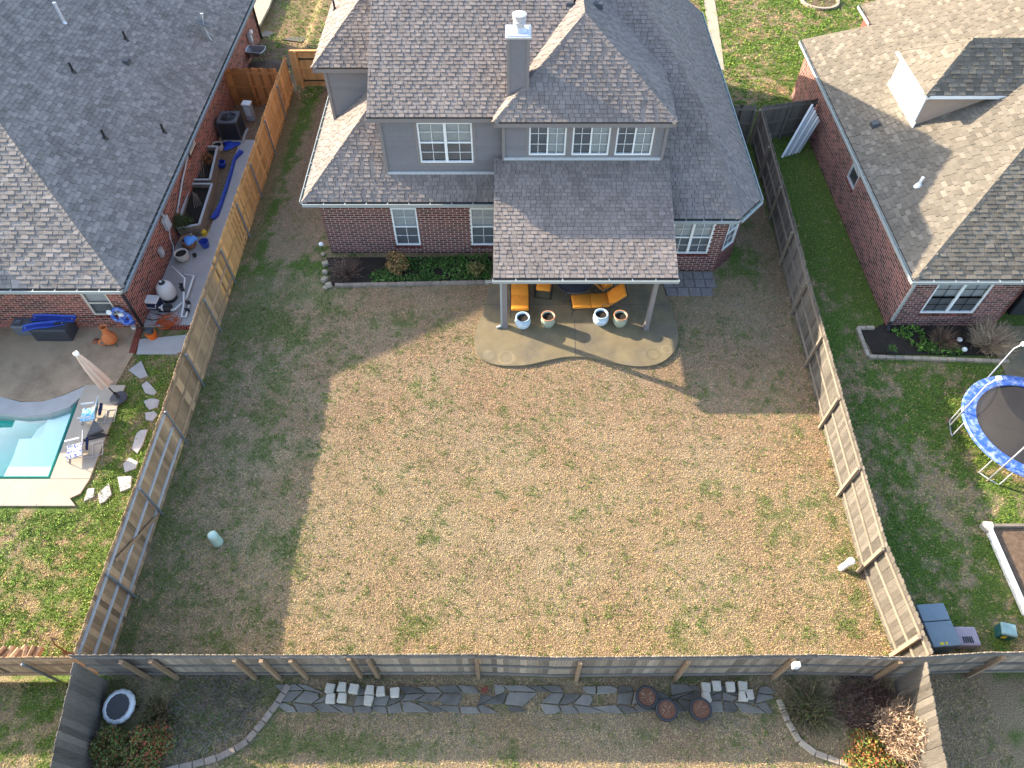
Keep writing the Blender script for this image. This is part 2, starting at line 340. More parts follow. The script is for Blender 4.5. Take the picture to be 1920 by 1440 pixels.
# ------------------------------------------------------------------ roofs, walls, windows
NIND = 300
class Pieces:
    """alike pieces of one house part: the largest in view become objects, the rest one joined mesh"""
    def __init__(s, nm, m): s.nm = nm; s.m = m; s.full = []; s.cut = B()
    def finish(s, parent, n=NIND, stuffname=None):
        s.full.sort(key=lambda q: -q[0]); cache = {}
        for k, (ar, key, shape, M, tone) in enumerate(s.full):
            if k < n and ar > 0:
                kk = (key, round(tone, 2))
                if kk not in cache:
                    b = B(); b.add(*shape, tone=tone + 1e-4); cache[kk] = b.mesh(s.nm); cache[kk].materials.append(s.m)
                ob(s.nm, cache[kk], s.m, parent, True, M)
            else:
                s.cut.add([M @ Vector(p) for p in shape[0]], shape[1], tone)
        if s.cut.v: ob(stuffname or (s.nm + '_field'), s.cut, s.m, parent, True, kind='stuff')
def shingles(P, poly, tones, expo=.143, lo=.008, widths=(.15, .19, .24), seed=0, mixp=None):
    R = random.Random(seed); poly = [Vector(p) for p in poly]; n = Vector((0, 0, 0))
    for i in range(len(poly)): n += (poly[i] - poly[0]).cross(poly[(i + 1) % len(poly)] - poly[0])
    n.normalize()
    if n.z < 0: n = -n
    h = Vector((0, 0, 1)); v = (h - n * h.dot(n)).normalized(); u = v.cross(n).normalized(); o = min(poly, key=lambda p: p.z)
    M = Matrix((u, v, n)).transposed().to_4x4(); q = [((p - o).dot(u), (p - o).dot(v)) for p in poly]
    vmax = max(p[1] for p in q); vmin = min(p[1] for p in q)
    def span(vv):
        vv = min(max(vv, vmin + 1e-4), vmax - 1e-4); xs = []
        for i in range(len(q)):
            (a, b), (c, d) = q[i], q[(i + 1) % len(q)]
            if (b > vv) != (d > vv): xs.append(a + (c - a) * (vv - b) / (d - b))
        return (min(xs), max(xs)) if len(xs) > 1 else (0, 0)
    r = 0; vv = vmin
    while vv < vmax - .02:
        v1 = min(vv + expo + .012, vmax); s0, e0 = span(vv + .002); s1, e1 = span(v1); x = min(s0, s1) - R.uniform(0, .2); tg = r % 2
        while x < max(e0, e1):
            w = R.choice(widths); a, b = x, x + w - .012; x += w; tg = 1 - tg; hi = (.010, .026)[tg] if R.random() > .12 else .018; t = R.choice(tones)
            c = o + u * (a + w / 2) + v * vv
            full = a >= max(s0, s1) and b <= min(e0, e1) and v1 - vv > expo
            if full:
                key = (w, hi); L = w - .012; T = expo + .012
                sh = ([(0, 0, hi), (L, 0, hi), (L, T, .002), (0, T, .002), (0, 0, -.003), (L, 0, -.003)], [(0, 1, 2, 3), (0, 4, 5, 1), (1, 5, 2), (0, 3, 4)])
                MM = M.copy(); MM.translation = o + u * a + v * vv
                P.full.append((pxarea(c, n, w * expo), key, sh, MM, t))
            else:
                a0, b0 = max(a, s0), min(b, e0); a1, b1 = max(a, s1), min(b, e1)
                if b0 - a0 < .01 and b1 - a1 < .01: continue
                b0 = max(b0, a0 + .002); b1 = max(b1, a1 + .002)
                a0 = min(max(a0, s0), e0); a1 = min(max(a1, s1), e1)
                pts = [o + u * a0 + v * vv + n * hi, o + u * b0 + v * vv + n * hi, o + u * b1 + v * v1 + n * .002, o + u * a1 + v * v1 + n * .002, o + u * a0 + v * vv - n * .003, o + u * b0 + v * vv - n * .003]
                P.cut.add(pts, [(0, 1, 2, 3), (0, 4, 5, 1), (1, 5, 2), (0, 3, 4)], t)
        vv += expo; r += 1
    return n
def deck(b, poly, th=.05):
    poly = [Vector(p) for p in poly]; k = len(poly); lo = [p - Vector((0, 0, th)) for p in poly]; hi = [p - Vector((0, 0, .006)) for p in poly]
    b.add(hi + lo, [tuple(range(k)), tuple(range(2 * k - 1, k - 1, -1))] + [(i, k + i, k + (i + 1) % k, (i + 1) % k) for i in range(k)])
CAPC = {}
def caps(parent, m, p0, p1, drop=.45, tones=(0,), step=.17, w=.16, seed=1):
    R = random.Random(seed); p0 = Vector(p0); p1 = Vector(p1)
    if p0.z > p1.z: p0, p1 = p1, p0
    d = (p1 - p0); L = d.length; d.normalize(); x = d.cross(Vector((0, 0, 1))).normalized(); n = x.cross(d); M = Matrix((x, d, n)).transposed().to_4x4()
    k = max(1, int(L / step))
    for i in range(k):
        t = R.choice(tones); key = (m.name, round(drop, 2), w, t)
        if key not in CAPC:
            b = B(); T = step + .04; z = -drop * w
            b.add([(-w, 0, z + .022), (0, 0, .03), (w, 0, z + .022), (-w, T, z + .008), (0, T, .016), (w, T, z + .008), (-w, 0, z - .01), (0, 0, .01), (w, 0, z - .01)],
                  [(0, 1, 4, 3), (1, 2, 5, 4), (0, 6, 7, 1), (1, 7, 8, 2), (0, 3, 6), (2, 8, 5)], t + 1e-4); CAPC[key] = b.mesh('ridge_cap'); CAPC[key].materials.append(m)
        MM = M.copy(); MM.translation = p0 + d * (L * i / k); ob('ridge_cap', CAPC[key], m, parent, True, MM)
def gutter(parent, p0, p1, out, m=None, strap=.75):
    m = m or m_gutter; p0 = Vector(p0); p1 = Vector(p1); out = Vector(out).normalized(); d = (p1 - p0).normalized(); L = (p1 - p0).length; z = Vector((0, 0, 1))
    b = B(); w = .12
    b.bar(p0 + out * w - z * .05, p1 + out * w - z * .05, .012, .11); b.bar(p0 + out * w + z * .006, p1 + out * w + z * .006, .03, .012)
    b.bar(p0 + out * w / 2 - z * .10, p1 + out * w / 2 - z * .10, w, .012)
    for e in (p0, p1): b.bar(e + out * .004 - z * .05, e + out * w - z * .05, .012, .10)
    k = int(L / strap)
    for i in range(1, k + 1): c = p0 + d * (L * i / (k + 1)); b.bar(c + z * .008, c + out * w + z * .008, .035, .008)
    g = ob('gutter', b, m, parent, True)
    b2 = B(); b2.bar(p0 + out * w / 2 - z * .075, p1 + out * w / 2 - z * .075, w - .02, .03); ob('gutter_debris', b2, m_gutin, g, True)
    return g
def brickwall(parent, P, p0, p1, z0, z1, holes=(), mort=None, tones=(0,), row=.10, ln=.30, seed=0, slope=None, th=.12):
    """wall from p0 to p1 (plan), outside on the right hand when walking p0 -> p1"""
    R = random.Random(seed); p0 = Vector((p0[0], p0[1], 0)); p1 = Vector((p1[0], p1[1], 0)); d = p1 - p0; L = d.length; d.normalize(); n = Vector((d.y, -d.x, 0)); z = Vector((0, 0, 1))
    us = sorted({0, L} | {h[0] for h in holes} | {h[1] for h in holes}); zs = sorted({z0, z1} | {h[2] for h in holes} | {h[3] for h in holes})
    b = B()
    for i in range(len(us) - 1):
        for j in range(len(zs) - 1):
            c = ((us[i] + us[i + 1]) / 2, (zs[j] + zs[j + 1]) / 2)
            if any(h[0] < c[0] < h[1] and h[2] < c[1] < h[3] for h in holes): continue
            A = [p0 + d * us[i] + z * zs[j], p0 + d * us[i + 1] + z * zs[j], p0 + d * us[i + 1] + z * zs[j + 1], p0 + d * us[i] + z * zs[j + 1]]
            b.poly(A)
    for h in holes:                                                       # reveals
        q = [p0 + d * h[0] + z * h[2], p0 + d * h[1] + z * h[2], p0 + d * h[1] + z * h[3], p0 + d * h[0] + z * h[3]]
        for i in range(4): b.poly([q[i], q[(i + 1) % 4], q[(i + 1) % 4] - n * th, q[i] - n * th])
    wall = ob('wall', b, mort or m_mort, parent, True)
    M = Matrix((d, n, z)).transposed().to_4x4(); r = 0; zz = z0 + .006
    while zz + row - .012 < z1 + .01:
        x = -(ln / 2 if r % 2 else 0)
        while x < L:
            a, e = max(x, 0), min(x + ln - .018, L); x += ln; segs = [(a, e)]
            for h in holes:
                if h[2] < zz + row * .7 and h[3] > zz + row * .2:
                    ns = []
                    for (a, e) in segs:
                        if e <= h[0] or a >= h[1]: ns.append((a, e)); continue
                        if a < h[0]: ns.append((a, h[0]))
                        if e > h[1]: ns.append((h[1], e))
                    segs = ns
            for (a, e) in segs:
                w = e - a
                if w < .03: continue
                t = R.choice(tones); H = row - .018; pr = .005
                sh = ([(0, pr, 0), (w, pr, 0), (w, pr, H), (0, pr, H), (0, -.002, 0), (w, -.002, 0), (w, -.002, H), (0, -.002, H)], [(3, 2, 1, 0), (0, 1, 5, 4), (2, 3, 7, 6), (1, 2, 6, 5), (3, 0, 4, 7)])
                MM = M.copy(); MM.translation = p0 + d * a + z * zz
                P.full.append((pxarea(MM.translation, n, w * H) if abs(w - ln + .018) < 1e-3 else 0, round(w, 3), sh, MM, t))
        zz += row; r += 1
    return wall
def window(parent, O, d, w, h, sash=1, rows=2, cols=2, slider=False, lower=None, fm=None, mm=None, depth=.07, blind=True):
    """window with lower left corner O, facing the right hand of d; sash = number of units side by side"""
    d = Vector(d).normalized(); n = Vector((d.y, -d.x, 0)); z = Vector((0, 0, 1)); O = Vector(O); fm = fm or m_white
    q = lambda u, zz, o=0: O + d * u + z * zz + n * o
    b = B(); t = .055
    for zz in (t / 2, h - t / 2): b.bar(q(0, zz, -.03), q(w, zz, -.03), .07, t)
    for k in range(sash + 1):
        u = w * k / sash; u = min(max(u, t / 2), w - t / 2); b.bar(q(u, t, -.031), q(u, h - t, -.031), t if k in (0, sash) else t * 1.7, .066, up=n)
    fr = ob('window', b, fm, parent, True)
    bm = B(); us = w / sash
    for k in range(sash):
        u0, u1 = us * k, us * (k + 1)
        if slider: bm.bar(q((u0 + u1) / 2, t, -.04), q((u0 + u1) / 2, h - t, -.04), .05, .05, up=n)
        else: bm.bar(q(u0 + t, h / 2, -.04), q(u1 - t, h / 2, -.04), .05, .05)
        cc = cols * (2 if slider else 1); rr = rows if slider else rows * 2
        for c in range(1, cc):
            if slider and c * 2 == cc: continue
            u = u0 + (u1 - u0) * c / cc; bm.bar(q(u, t, -.05), q(u, h - t, -.05), .018, .012, up=n)
        for r in range(1, rr):
            if not slider and r * 2 == rr: continue
            zz = h * r / rr; bm.bar(q(u0 + t, zz, -.05), q(u1 - t, zz, -.05), .012, .018)
    ob('muntin', bm, mm or fm, fr, True)
    for k in range(sash):
        u0, u1 = us * k + .02, us * (k + 1) - .02
        halves = ((u0, (u0 + u1) / 2, 0, h), ((u0 + u1) / 2, u1, 0, h)) if slider else ((u0, u1, 0, h / 2), (u0, u1, h / 2, h))
        for i, (a, e, za, zb_) in enumerate(halves):
            p = B(); p.poly([q(a, za, -.06), q(e, za, -.06), q(e, zb_, -.06), q(a, zb_, -.06)])
            ob('pane', p, m_screen if (i == 0 and lower) else m_glass, fr, True)
    if blind:
        bb = B(); zz = .06
        while zz < h - .05:
            bb.add([q(.04, zz, -.10), q(w - .04, zz, -.10), q(w - .04, zz + .036, -.125), q(.04, zz + .036, -.125)], [(0, 1, 2, 3)]); zz += .046
        ob('blind', bb, m_blind, fr, True)
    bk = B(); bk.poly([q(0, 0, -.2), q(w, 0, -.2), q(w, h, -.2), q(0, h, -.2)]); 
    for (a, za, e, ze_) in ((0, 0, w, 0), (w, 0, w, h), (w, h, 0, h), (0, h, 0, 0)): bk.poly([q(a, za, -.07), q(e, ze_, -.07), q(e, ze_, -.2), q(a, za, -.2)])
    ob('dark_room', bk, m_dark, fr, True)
    return fr
def sill(parent, O, d, w, m, tones=(0,)):
    d = Vector(d).normalized(); n = Vector((d.y, -d.x, 0)); O = Vector(O); k = int(w / .085)
    for i in range(k):
        b = B(); c = O + d * (w * (i + .5) / k) + n * .012 + Vector((0, 0, -.05)); b.bar(c - n * .04, c + n * .03, w / k - .012, .095, random.choice(tones)); ob('sill_brick', b, m, parent, True)
def siding(parent, P, p0, p1, z0, z1, holes=(), expo=.19, top=None, bottom=None, th=.03):
    """lap boards on a plain wall; bottom(u) gives the height where the roof cuts the wall"""
    p0 = Vector((p0[0], p0[1], 0)); p1 = Vector((p1[0], p1[1], 0)); d = p1 - p0; L = d.length; d.normalize(); n = Vector((d.y, -d.x, 0)); z = Vector((0, 0, 1))
    q = lambda u, zz, o=0: p0 + d * u + z * zz + n * o
    b = B(); b.poly([q(0, z0), q(L, z0), q(L, z1), q(0, z1)]); wall = ob('wall', b, m_side, parent, True) if not holes else None
    if holes:
        b = B(); us = sorted({0, L} | {h[0] for h in holes} | {h[1] for h in holes}); zs = sorted({z0, z1} | {h[2] for h in holes} | {h[3] for h in holes})
        for i in range(len(us) - 1):
            for j in range(len(zs) - 1):
                c = ((us[i] + us[i + 1]) / 2, (zs[j] + zs[j + 1]) / 2)
                if not any(h[0] < c[0] < h[1] and h[2] < c[1] < h[3] for h in holes): b.poly([q(us[i], zs[j]), q(us[i + 1], zs[j]), q(us[i + 1], zs[j + 1]), q(us[i], zs[j + 1])])
        wall = ob('wall', b, m_side, parent, True)
    zz = z0
    while zz < z1 - .03:
        zt = min(zz + expo, z1); segs = [(0, L)]
        for h in holes:
            if h[2] < zt - .01 and h[3] > zz + .01:
                ns = []
                for (a, e) in segs:
                    if e <= h[0] or a >= h[1]: ns.append((a, e)); continue
                    if a < h[0]: ns.append((a, h[0]))
                    if e > h[1]: ns.append((h[1], e))
                segs = ns
        for (a, e) in segs:
            bb = B(); bb.add([q(a, zz, th), q(e, zz, th), q(e, zt, .003), q(a, zt, .003), q(a, zz, 0), q(e, zz, 0)], [(0, 1, 2, 3), (0, 4, 5, 1), (1, 5, 2), (0, 3, 4)], random.uniform(-.06, .06)); ob('siding_board', bb, m_side, wall, True)
        zz = zt
    return wall
def boards(parent, name, m, *segs, bevel=0):
    b = B()
    for p0, p1, w, h in segs: b.bar(p0, p1, w, h)
    return ob(name, b, m, parent, True)
# ------------------------------------------------------------------ main house
TN = (-.15, -.09, -.05, -.02, .02, .05, .09, .14)
hA = thing('brick_house', 'two storey dark red brick house with taupe siding, grey shingle hip roofs and covered patio', 'house', (0, 24, 0))
ze = 2.85
RP = {  # roof planes of the main house
 'b1': [(-4.36, 19.86, ze), (-.6, 19.86, ze), (-.6, 20.74, 3.466), (-4.36, 20.74, 3.466)],
 'b2': [(-7.32, 19.86, ze), (-4.36, 19.86, ze), (-4.36, 23.39, 5.32)],
 'l1': [(-7.32, 33, ze), (-7.32, 19.86, ze), (-4.36, 23.39, 5.32), (-4.36, 33, 5.32)],
 'B1': [(-7.0, 23.65, 5.63), (-4.63, 23.65, 5.63), (-4.63, 26.81, 7.526)],
 'B2': [(-7.0, 34, 5.63), (-7.0, 23.65, 5.63), (-4.63, 26.81, 7.526), (-4.63, 34, 7.526)],
 'A': [(-4.66, 20.35, 5.83), (1.6, 20.35, 5.83), (2.4, 27.2, 9.255), (-4.66, 27.2, 9.255)],
 'Af': [(2.4, 34, 5.855), (-4.66, 34, 5.855), (-4.66, 27.2, 9.255), (2.4, 27.2, 9.255)],
 'Cb': [(-.59, 20.05, 5.85), (5.25, 20.05, 5.85), (2.33, 22.97, 7.836)],
 'Cl': [(-.59, 20.43, 5.85), (-.59, 20.05, 5.85), (2.33, 22.97, 7.836), (2.33, 24.36, 7.836)],
 'Cr': [(5.25, 20.05, 5.85), (5.25, 23.2, 5.85), (2.33, 25.92, 7.836), (2.33, 22.97, 7.836)],
 'D': [(4.9, 18.98, ze), (7.78, 18.98, ze), (6.75, 21.83, 4.9), (3.2, 27.0, 8.625), (2.3, 27.0, 8.625)],
 'bay': [(7.78, 18.98, ze), (8.7, 20.0, ze), (6.75, 21.83, 4.9)],
 'E': [(8.7, 20.0, ze), (8.7, 33.4, ze), (3.2, 27.7, 8.625), (3.2, 27.0, 8.625), (6.75, 21.83, 4.9)],
 'Ef': [(8.7, 33.4, ze), (2.4, 33.4, ze), (2.4, 27.7, 8.625), (3.2, 27.7, 8.625)],
 'P': [(-.6, 16.15, ze), (5.3, 16.15, ze), (5.3, 20.42, 4.226), (-.6, 20.42, 4.226)],
}
bd = B()
for k, p in RP.items(): deck(bd, p)
roofA = ob('roof', bd, m_under, hA, True)
PA = Pieces('shingle', m_shA)
for i, (k, p) in enumerate(RP.items()):
    if k not in ('Af', 'Ef'): shingles(PA, p, TN, seed=i)
PA.finish(roofA, 300, 'shingle_field')
ct = (-.1, -.04, .03)
for p0, p1, dr in (((-7.32, 19.86, ze), (-4.36, 23.39, 5.32), .5), ((-7.0, 23.65, 5.63), (-4.63, 26.81, 7.526), .5), ((-.59, 20.05, 5.85), (2.33, 22.97, 7.836), .5), ((5.25, 20.05, 5.85), (2.33, 22.97, 7.836), .5),
                   ((2.33, 22.97, 7.836), (2.33, 24.3, 7.84), .68), ((8.7, 20.0, ze), (6.75, 21.83, 4.9), .35), ((7.78, 18.98, ze), (6.75, 21.83, 4.9), .25), ((6.75, 21.83, 4.9), (3.2, 27.0, 8.625), .6), ((8.7, 33.4, ze), (3.2, 27.7, 8.625), .6)):
    caps(roofA, m_shA, p0, p1, dr, ct, w=.13)
# fascia, soffits, gutters
fb = B(); z = Vector((0, 0, 1))
for p0, p1 in (((-7.32, 19.9, ze), (-.6, 19.9, ze)), ((-7.28, 19.86, ze), (-7.28, 33, ze)), ((-7.0, 23.69, 5.63), (-4.63, 23.69, 5.63)), ((-6.96, 23.65, 5.63), (-6.96, 34, 5.63)), ((-4.66, 20.39, 5.83), (-.45, 20.39, 5.83)),
               ((-.59, 20.09, 5.85), (5.25, 20.09, 5.85)), ((-.55, 20.05, 5.85), (-.55, 20.5, 5.85)), ((5.21, 20.05, 5.85), (5.21, 23.2, 5.85)), ((5.3, 19.02, ze), (7.78, 19.02, ze)), ((7.75, 19.0, ze), (8.67, 20.02, ze)), ((8.66, 20, ze), (8.66, 33.4, ze)),
               ((-.6, 16.19, ze), (5.3, 16.19, ze)), ((-.57, 16.15, ze), (-.57, 20.4, 4.22)), ((5.27, 16.15, ze), (5.27, 20.4, 4.22))):
    fb.bar(Vector(p0) - z * .125, Vector(p1) - z * .125, .03, .17)
ob('fascia', fb, m_trim, hA, True)
sb = B()
for q in ([(-7.3, 19.88), (-.6, 19.88), (-.6, 20.4), (-7.3, 20.4)], [(-7.3, 20.4), (-6.9, 20.4), (-6.9, 33), (-7.3, 33)], [(5.3, 19), (7.77, 19), (7.6, 19.45), (5.3, 19.45)], [(7.77, 19), (8.66, 20), (8.3, 20.2), (7.6, 19.45)], [(8.66, 20), (8.66, 33), (8.3, 33), (8.3, 20.2)]): sb.poly([(x, y, ze - .2) for x, y in q])
for q, zz in (([(-4.66, 20.37), (-.4, 20.37), (-.4, 20.75), (-4.66, 20.75)], 5.62), ([(-.57, 20.07), (5.23, 20.07), (5.23, 20.45), (-.57, 20.45)], 5.64), ([(5.0, 20.4), (5.23, 20.4), (5.23, 23.2), (5.0, 23.2)], 5.64), ([(-6.98, 23.67), (-4.6, 23.67), (-4.6, 24.05), (-6.98, 24.05)], 5.42), ([(-6.98, 24), (-6.6, 24), (-6.6, 33.5), (-6.98, 33.5)], 5.42)): sb.poly([(x, y, zz) for x, y in q])
ob('soffit', sb, m_trim, hA, True)
for p0, p1, o in (((-7.32, 19.86, ze - .03), (-.62, 19.86, ze - .03), (0, -1, 0)), ((-7.32, 19.9, ze - .03), (-7.32, 33, ze - .03), (-1, 0, 0)), ((5.34, 18.98, ze - .03), (7.78, 18.98, ze - .03), (0, -1, 0)), ((7.8, 18.98, ze - .03), (8.7, 19.98, ze - .03), (.74, -.67, 0)), ((8.7, 20.02, ze - .03), (8.7, 33.4, ze - .03), (1, 0, 0)), ((-.62, 16.15, ze - .03), (5.32, 16.15, ze - .03), (0, -1, 0))):
    gutter(hA, p0, p1, o)
# brick walls
BT = (-.35, -.2, -.1, 0, .1, .25)
PB = Pieces('brick', m_brA)
w1, w2 = (2.55, 3.48, .40, 2.17), (5.42, 6.35, .40, 2.17)
wl = brickwall(hA, PB, (-6.95, 20.35), (5.4, 20.35), 0, ze - .2, [w1, w2], m_mort, BT, seed=1)
brickwall(hA, PB, (-6.95, 33), (-6.95, 20.35), 0, ze - .2, [], m_mort, BT, seed=2)
wn = (.30, 1.76, .88, 2.40)
brickwall(hA, PB, (5.4, 19.37), (7.6, 19.37), 0, ze - .2, [wn], m_mort, BT, seed=3)
wd = (.15, .90, .88, 2.40)
brickwall(hA, PB, (7.6, 19.37), (8.35, 20.1), 0, ze - .2, [wd], m_mort, BT, seed=4)
brickwall(hA, PB, (8.35, 20.1), (8.35, 33), 0, ze - .2, [], m_mort, BT, seed=5)
PB.finish(wl, 300, 'brick_field')
for w in (w1, w2):
    window(hA, (-6.95 + w[0], 20.35, w[2]), (1, 0, 0), w[1] - w[0], w[3] - w[2], 1, 2, 2, lower=True); sill(hA, (-6.95 + w[0] - .05, 20.35, w[2]), (1, 0, 0), w[1] - w[0] + .1, m_brA, BT)
window(hA, (5.4 + wn[0], 19.37, wn[2]), (1, 0, 0), wn[1] - wn[0], wn[3] - wn[2], 2, 2, 2, lower=True); sill(hA, (5.4 + wn[0] - .05, 19.37, wn[2]), (1, 0, 0), wn[1] - wn[0] + .1, m_brA, BT)
dd = Vector((.75, .73, 0)).normalized(); window(hA, Vector((7.6, 19.37, wd[2])) + dd * wd[0], dd, wd[1] - wd[0], wd[3] - wd[2], 1, 2, 2, lower=True)
# upper walls
hw = (1.20, 3.02, 3.86, 5.42)
siding(hA, None, (-4.34, 20.7), (-.26, 20.7), 3.4, 5.64, [hw]); window(hA, (-4.34 + hw[0], 20.7, hw[2]), (1, 0, 0), hw[1] - hw[0], hw[3] - hw[2], 2, 2, 2, lower=True)
hc = [(.84, 1.85, 4.40, 5.55), (2.0, 3.05, 4.40, 5.55), (3.2, 4.25, 4.40, 5.55)]
hc = [(a + .0, b, c + .0, d) for a, b, c, d in ((.83, 2.06, 4.38, 5.57), (2.26, 3.50, 4.38, 5.57), (3.70, 4.93, 4.38, 5.57))]
siding(hA, None, (-.27, 20.4), (5.03, 20.4), 4.2, 5.66, hc)
for w in hc: window(hA, (-.27 + w[0], 20.4, w[2]), (1, 0, 0), w[1] - w[0], w[3] - w[2], 1, 3, 2, slider=True, lower=True)
siding(hA, None, (-.27, 20.7), (-.27, 20.4), 4.0, 5.66); siding(hA, None, (5.03, 20.4), (5.03, 23.4), 3.9, 5.66)
siding(hA, None, (-4.34, 24.6), (-4.34, 20.7), 3.4, 5.64)
siding(hA, None, (-6.66, 24.0), (-4.34, 24.0), 3.4, 5.44); siding(hA, None, (-6.66, 33), (-6.66, 24.0), 3.35, 5.44)
gb = B(); gb.poly([(-4.62, 20.4, 5.65), (-4.62, 34, 5.65), (-4.62, 27.2, 9.2)]); gb.poly([(-6.95, 33, 0), (-6.95, 33, 5.4), (2, 33, 5.4), (2.3, 33, 2.7), (8.35, 33, 2.7), (8.35, 33, 0)]); ob('gable_wall', gb, m_side, hA, True)
class TB:
    def box(s, c, d): ob('trim_board', B().box(c, d), m_trim, hA, True)
tb = TB()
for (x, y, z0, z1) in ((-4.34, 20.69, 3.42, 5.64), (-.28, 20.385, 4.2, 5.64), (5.04, 20.385, 4.2, 5.64), (-6.67, 23.985, 3.35, 5.44)): tb.box((x, y, (z0 + z1) / 2), (.10, .10, z1 - z0))
for w, y, x0 in [(hw, 20.7, -4.34)] + [(w, 20.4, -.27) for w in hc]:
    a, b_, c, d = w; yy = y - .012
    for zz in (c - .06, d + .05): tb.box((x0 + (a + b_) / 2, yy, zz), (b_ - a + .195, .03, .11))
    for uu in (a - .049, b_ + .049): tb.box((x0 + uu, yy - .001, (c + d) / 2), (.096, .03, d - c))
fl = B(); fl.bar((-4.34, 20.66, 3.47), (-.3, 20.66, 3.47), .05, .10); fl.bar((-.27, 20.36, 4.27), (5.0, 20.36, 4.27), .06, .10); ob('flashing', fl, mat('flashing_metal', (.40, .41, .42), .12, 8, .55, .05, 40), hA, True)
# covered patio: posts, beams, gable infill
pz = .09
PP = [G(947, 612, pz), G(1211, 616, pz)]
for p in PP:
    b = B(); b.box((p.x, p.y, (pz + 2.5) / 2), (.15, .15, 2.5 - pz)); b.box((p.x, p.y, pz + .08), (.19, .19, .16)); b.box((p.x, p.y, 2.42), (.19, .19, .10)); ob('patio_post', b, m_trim, hA, True, bevel=.008)
py = PP[0].y
b = B(); b.box(((PP[0].x + PP[1].x) / 2, py, 2.60), (PP[1].x - PP[0].x + .5, .16, .24)); b.box((PP[0].x, (py + 20.3) / 2 + .05, 2.60), (.16, 20.2 - py, .24)); b.box((PP[1].x, (py + 20.3) / 2 + .05, 2.60), (.16, 20.2 - py, .24)); ob('patio_beam', b, m_trim, hA, True)
b = B()
for x in (PP[0].x - .06, PP[1].x + .06): b.poly([(x, py, 2.7), (x, 20.3, 2.7), (x, 20.3, 4.12), (x, py, 2.86)])
b.poly([(PP[0].x, py, 2.715), (PP[1].x, py, 2.715), (PP[1].x, 20.3, 2.715), (PP[0].x, 20.3, 2.715)]); ob('patio_ceiling', b, m_side, hA, True)
b = B(); x, y = PP[0].x - .12, PP[0].y - .03; b.box((x, y, 1.4), (.07, .07, 2.6)); b.bar((x, y, .16), (x - .18, y - .05, .12), .07, .06); ob('downspout', b, m_gutter, hA, True)
# chimney
cx0, cx1, cy = -.15, .53, 20.98; ct_ = onplane(968, 72, (0, cy, 0), (0, 1, 0)).z
b = B(); b.box(((cx0 + cx1) / 2, cy + .34, (5.9 + ct_) / 2), (cx1 - cx0, .68, ct_ - 5.9)); ch = ob('chimney', b, m_side, hA, True)
zz = 5.95
while zz < ct_ - .06:
    zt = min(zz + .2, ct_); bb = B(); O = .013
    bb.add([(cx0 + .08, cy - O, zz), (cx1 - .08, cy - O, zz), (cx1 - .08, cy - .003, zt), (cx0 + .08, cy - .003, zt), (cx0 + .08, cy, zz), (cx1 - .08, cy, zz)], [(0, 1, 2, 3), (0, 4, 5, 1), (1, 5, 2), (0, 3, 4)]); ob('siding_board', bb, m_side, ch, True); zz = zt
b = B()
for x in (cx0 + .035, cx1 - .035): b.box((x, cy - .008, (5.9 + ct_) / 2), (.09, .035, ct_ - 5.9))
ob('corner_board', b, m_trim, ch, True)
b = B(); b.box(((cx0 + cx1) / 2, cy + .34, ct_ + .02), (.78, .78, .05)); b.box(((cx0 + cx1) / 2, cy + .34, ct_ + .055), (.72, .72, .03), taper=.9); ob('chase_cover', b, m_galvL, ch, True)
fx, fy = (cx0 + cx1) / 2 + .03, cy + .34
b = B(); b.lathe([(.24, 0), (.16, .10), (.15, .14), (.15, .22), (.19, .23), (.19, .30), (.15, .31), (.15, .36), (.20, .37), (.20, .44), (.21, .45), (.22, .50), (.0, .54)], (fx, fy, ct_ + .06), 20); ob('flue_cap', b, m_galvL, ch, True, smooth=False)
for q in ((628, 18), (1068, 12), (1122, 14)):
    P0 = onplane(*q, RP['B2'][0] if q[0] < 700 else RP['Cl' if q[0] < 1100 else 'Cr'][0], (-.8, 0, 1) if q[0] < 700 else ((-.68, 0, 1) if q[0] < 1100 else (.68, 0, 1)))
    b = B()
    if q[0] < 700: b.cyl(P0 - z * .1, P0 + z * .35, .04); b.lathe([(.10, -.02), (.05, .08)], P0, 12); ob('vent_pipe', b, m_black, hA, True)
    else: b.box(P0 + z * .08, (.30, .30, .16), taper=.8); ob('roof_vent', b, m_grey, hA, True)

# ------------------------------------------------------------------ left neighbour house (its lot lies half a metre lower)
hL = thing('neighbour_house', 'single storey red brick house with steep grey shingle hip roof left of the cedar fence', 'house', (-18, 24, ZL))
ex, ey, el = -12.73, 16.27, 2.25; ps, pf = .66, .60; r_ = ps / pf
def hip(d): return (ex - d, ey + r_ * d, el + ps * d)
T = hip(10.5); far1 = onplane(300, -30, (ex, 0, el), (ps, 0, 1)); far2 = onplane(165, -30, (ex, 0, el), (ps, 0, 1)); far3 = onplane(0, -30, (ex, 0, el), (ps, 0, 1))
RL = {'side': [(ex, ey, el), (ex, 36.6, el), tuple(far1), (T[0], far3.y, T[2]), T],
      'front': [(-17.9, ey, el), (ex, ey, el), hip(5.02)],
      'front2': [(-17.9, ey, el), hip(5.02), T, (-30, T[1], T[2]), (-30, ey, el)],
      'wing_front': [(-30, 14.4, el), (-18.6, 14.4, el), (-20.6, 17.7, el + 1.98), (-27, 17.7, el + 1.98)],
      'wing_side': [(-18.6, 14.4, el), (-18.6, 16.27, el), (-20.6, 21.4, el + 1.98), (-20.6, 17.7, el + 1.98)]}
b = B()
for p in RL.values(): deck(b, p)
deck(b, [(T[0], T[1], T[2]), (T[0], far3.y, T[2]), (-34, far3.y, el), (-34, T[1], el)])
roofL = ob('roof', b, m_under, hL, True); PL = Pieces('shingle', m_shL); TL = (-.2, -.12, -.06, -.02, .02, .06, .14, .28)
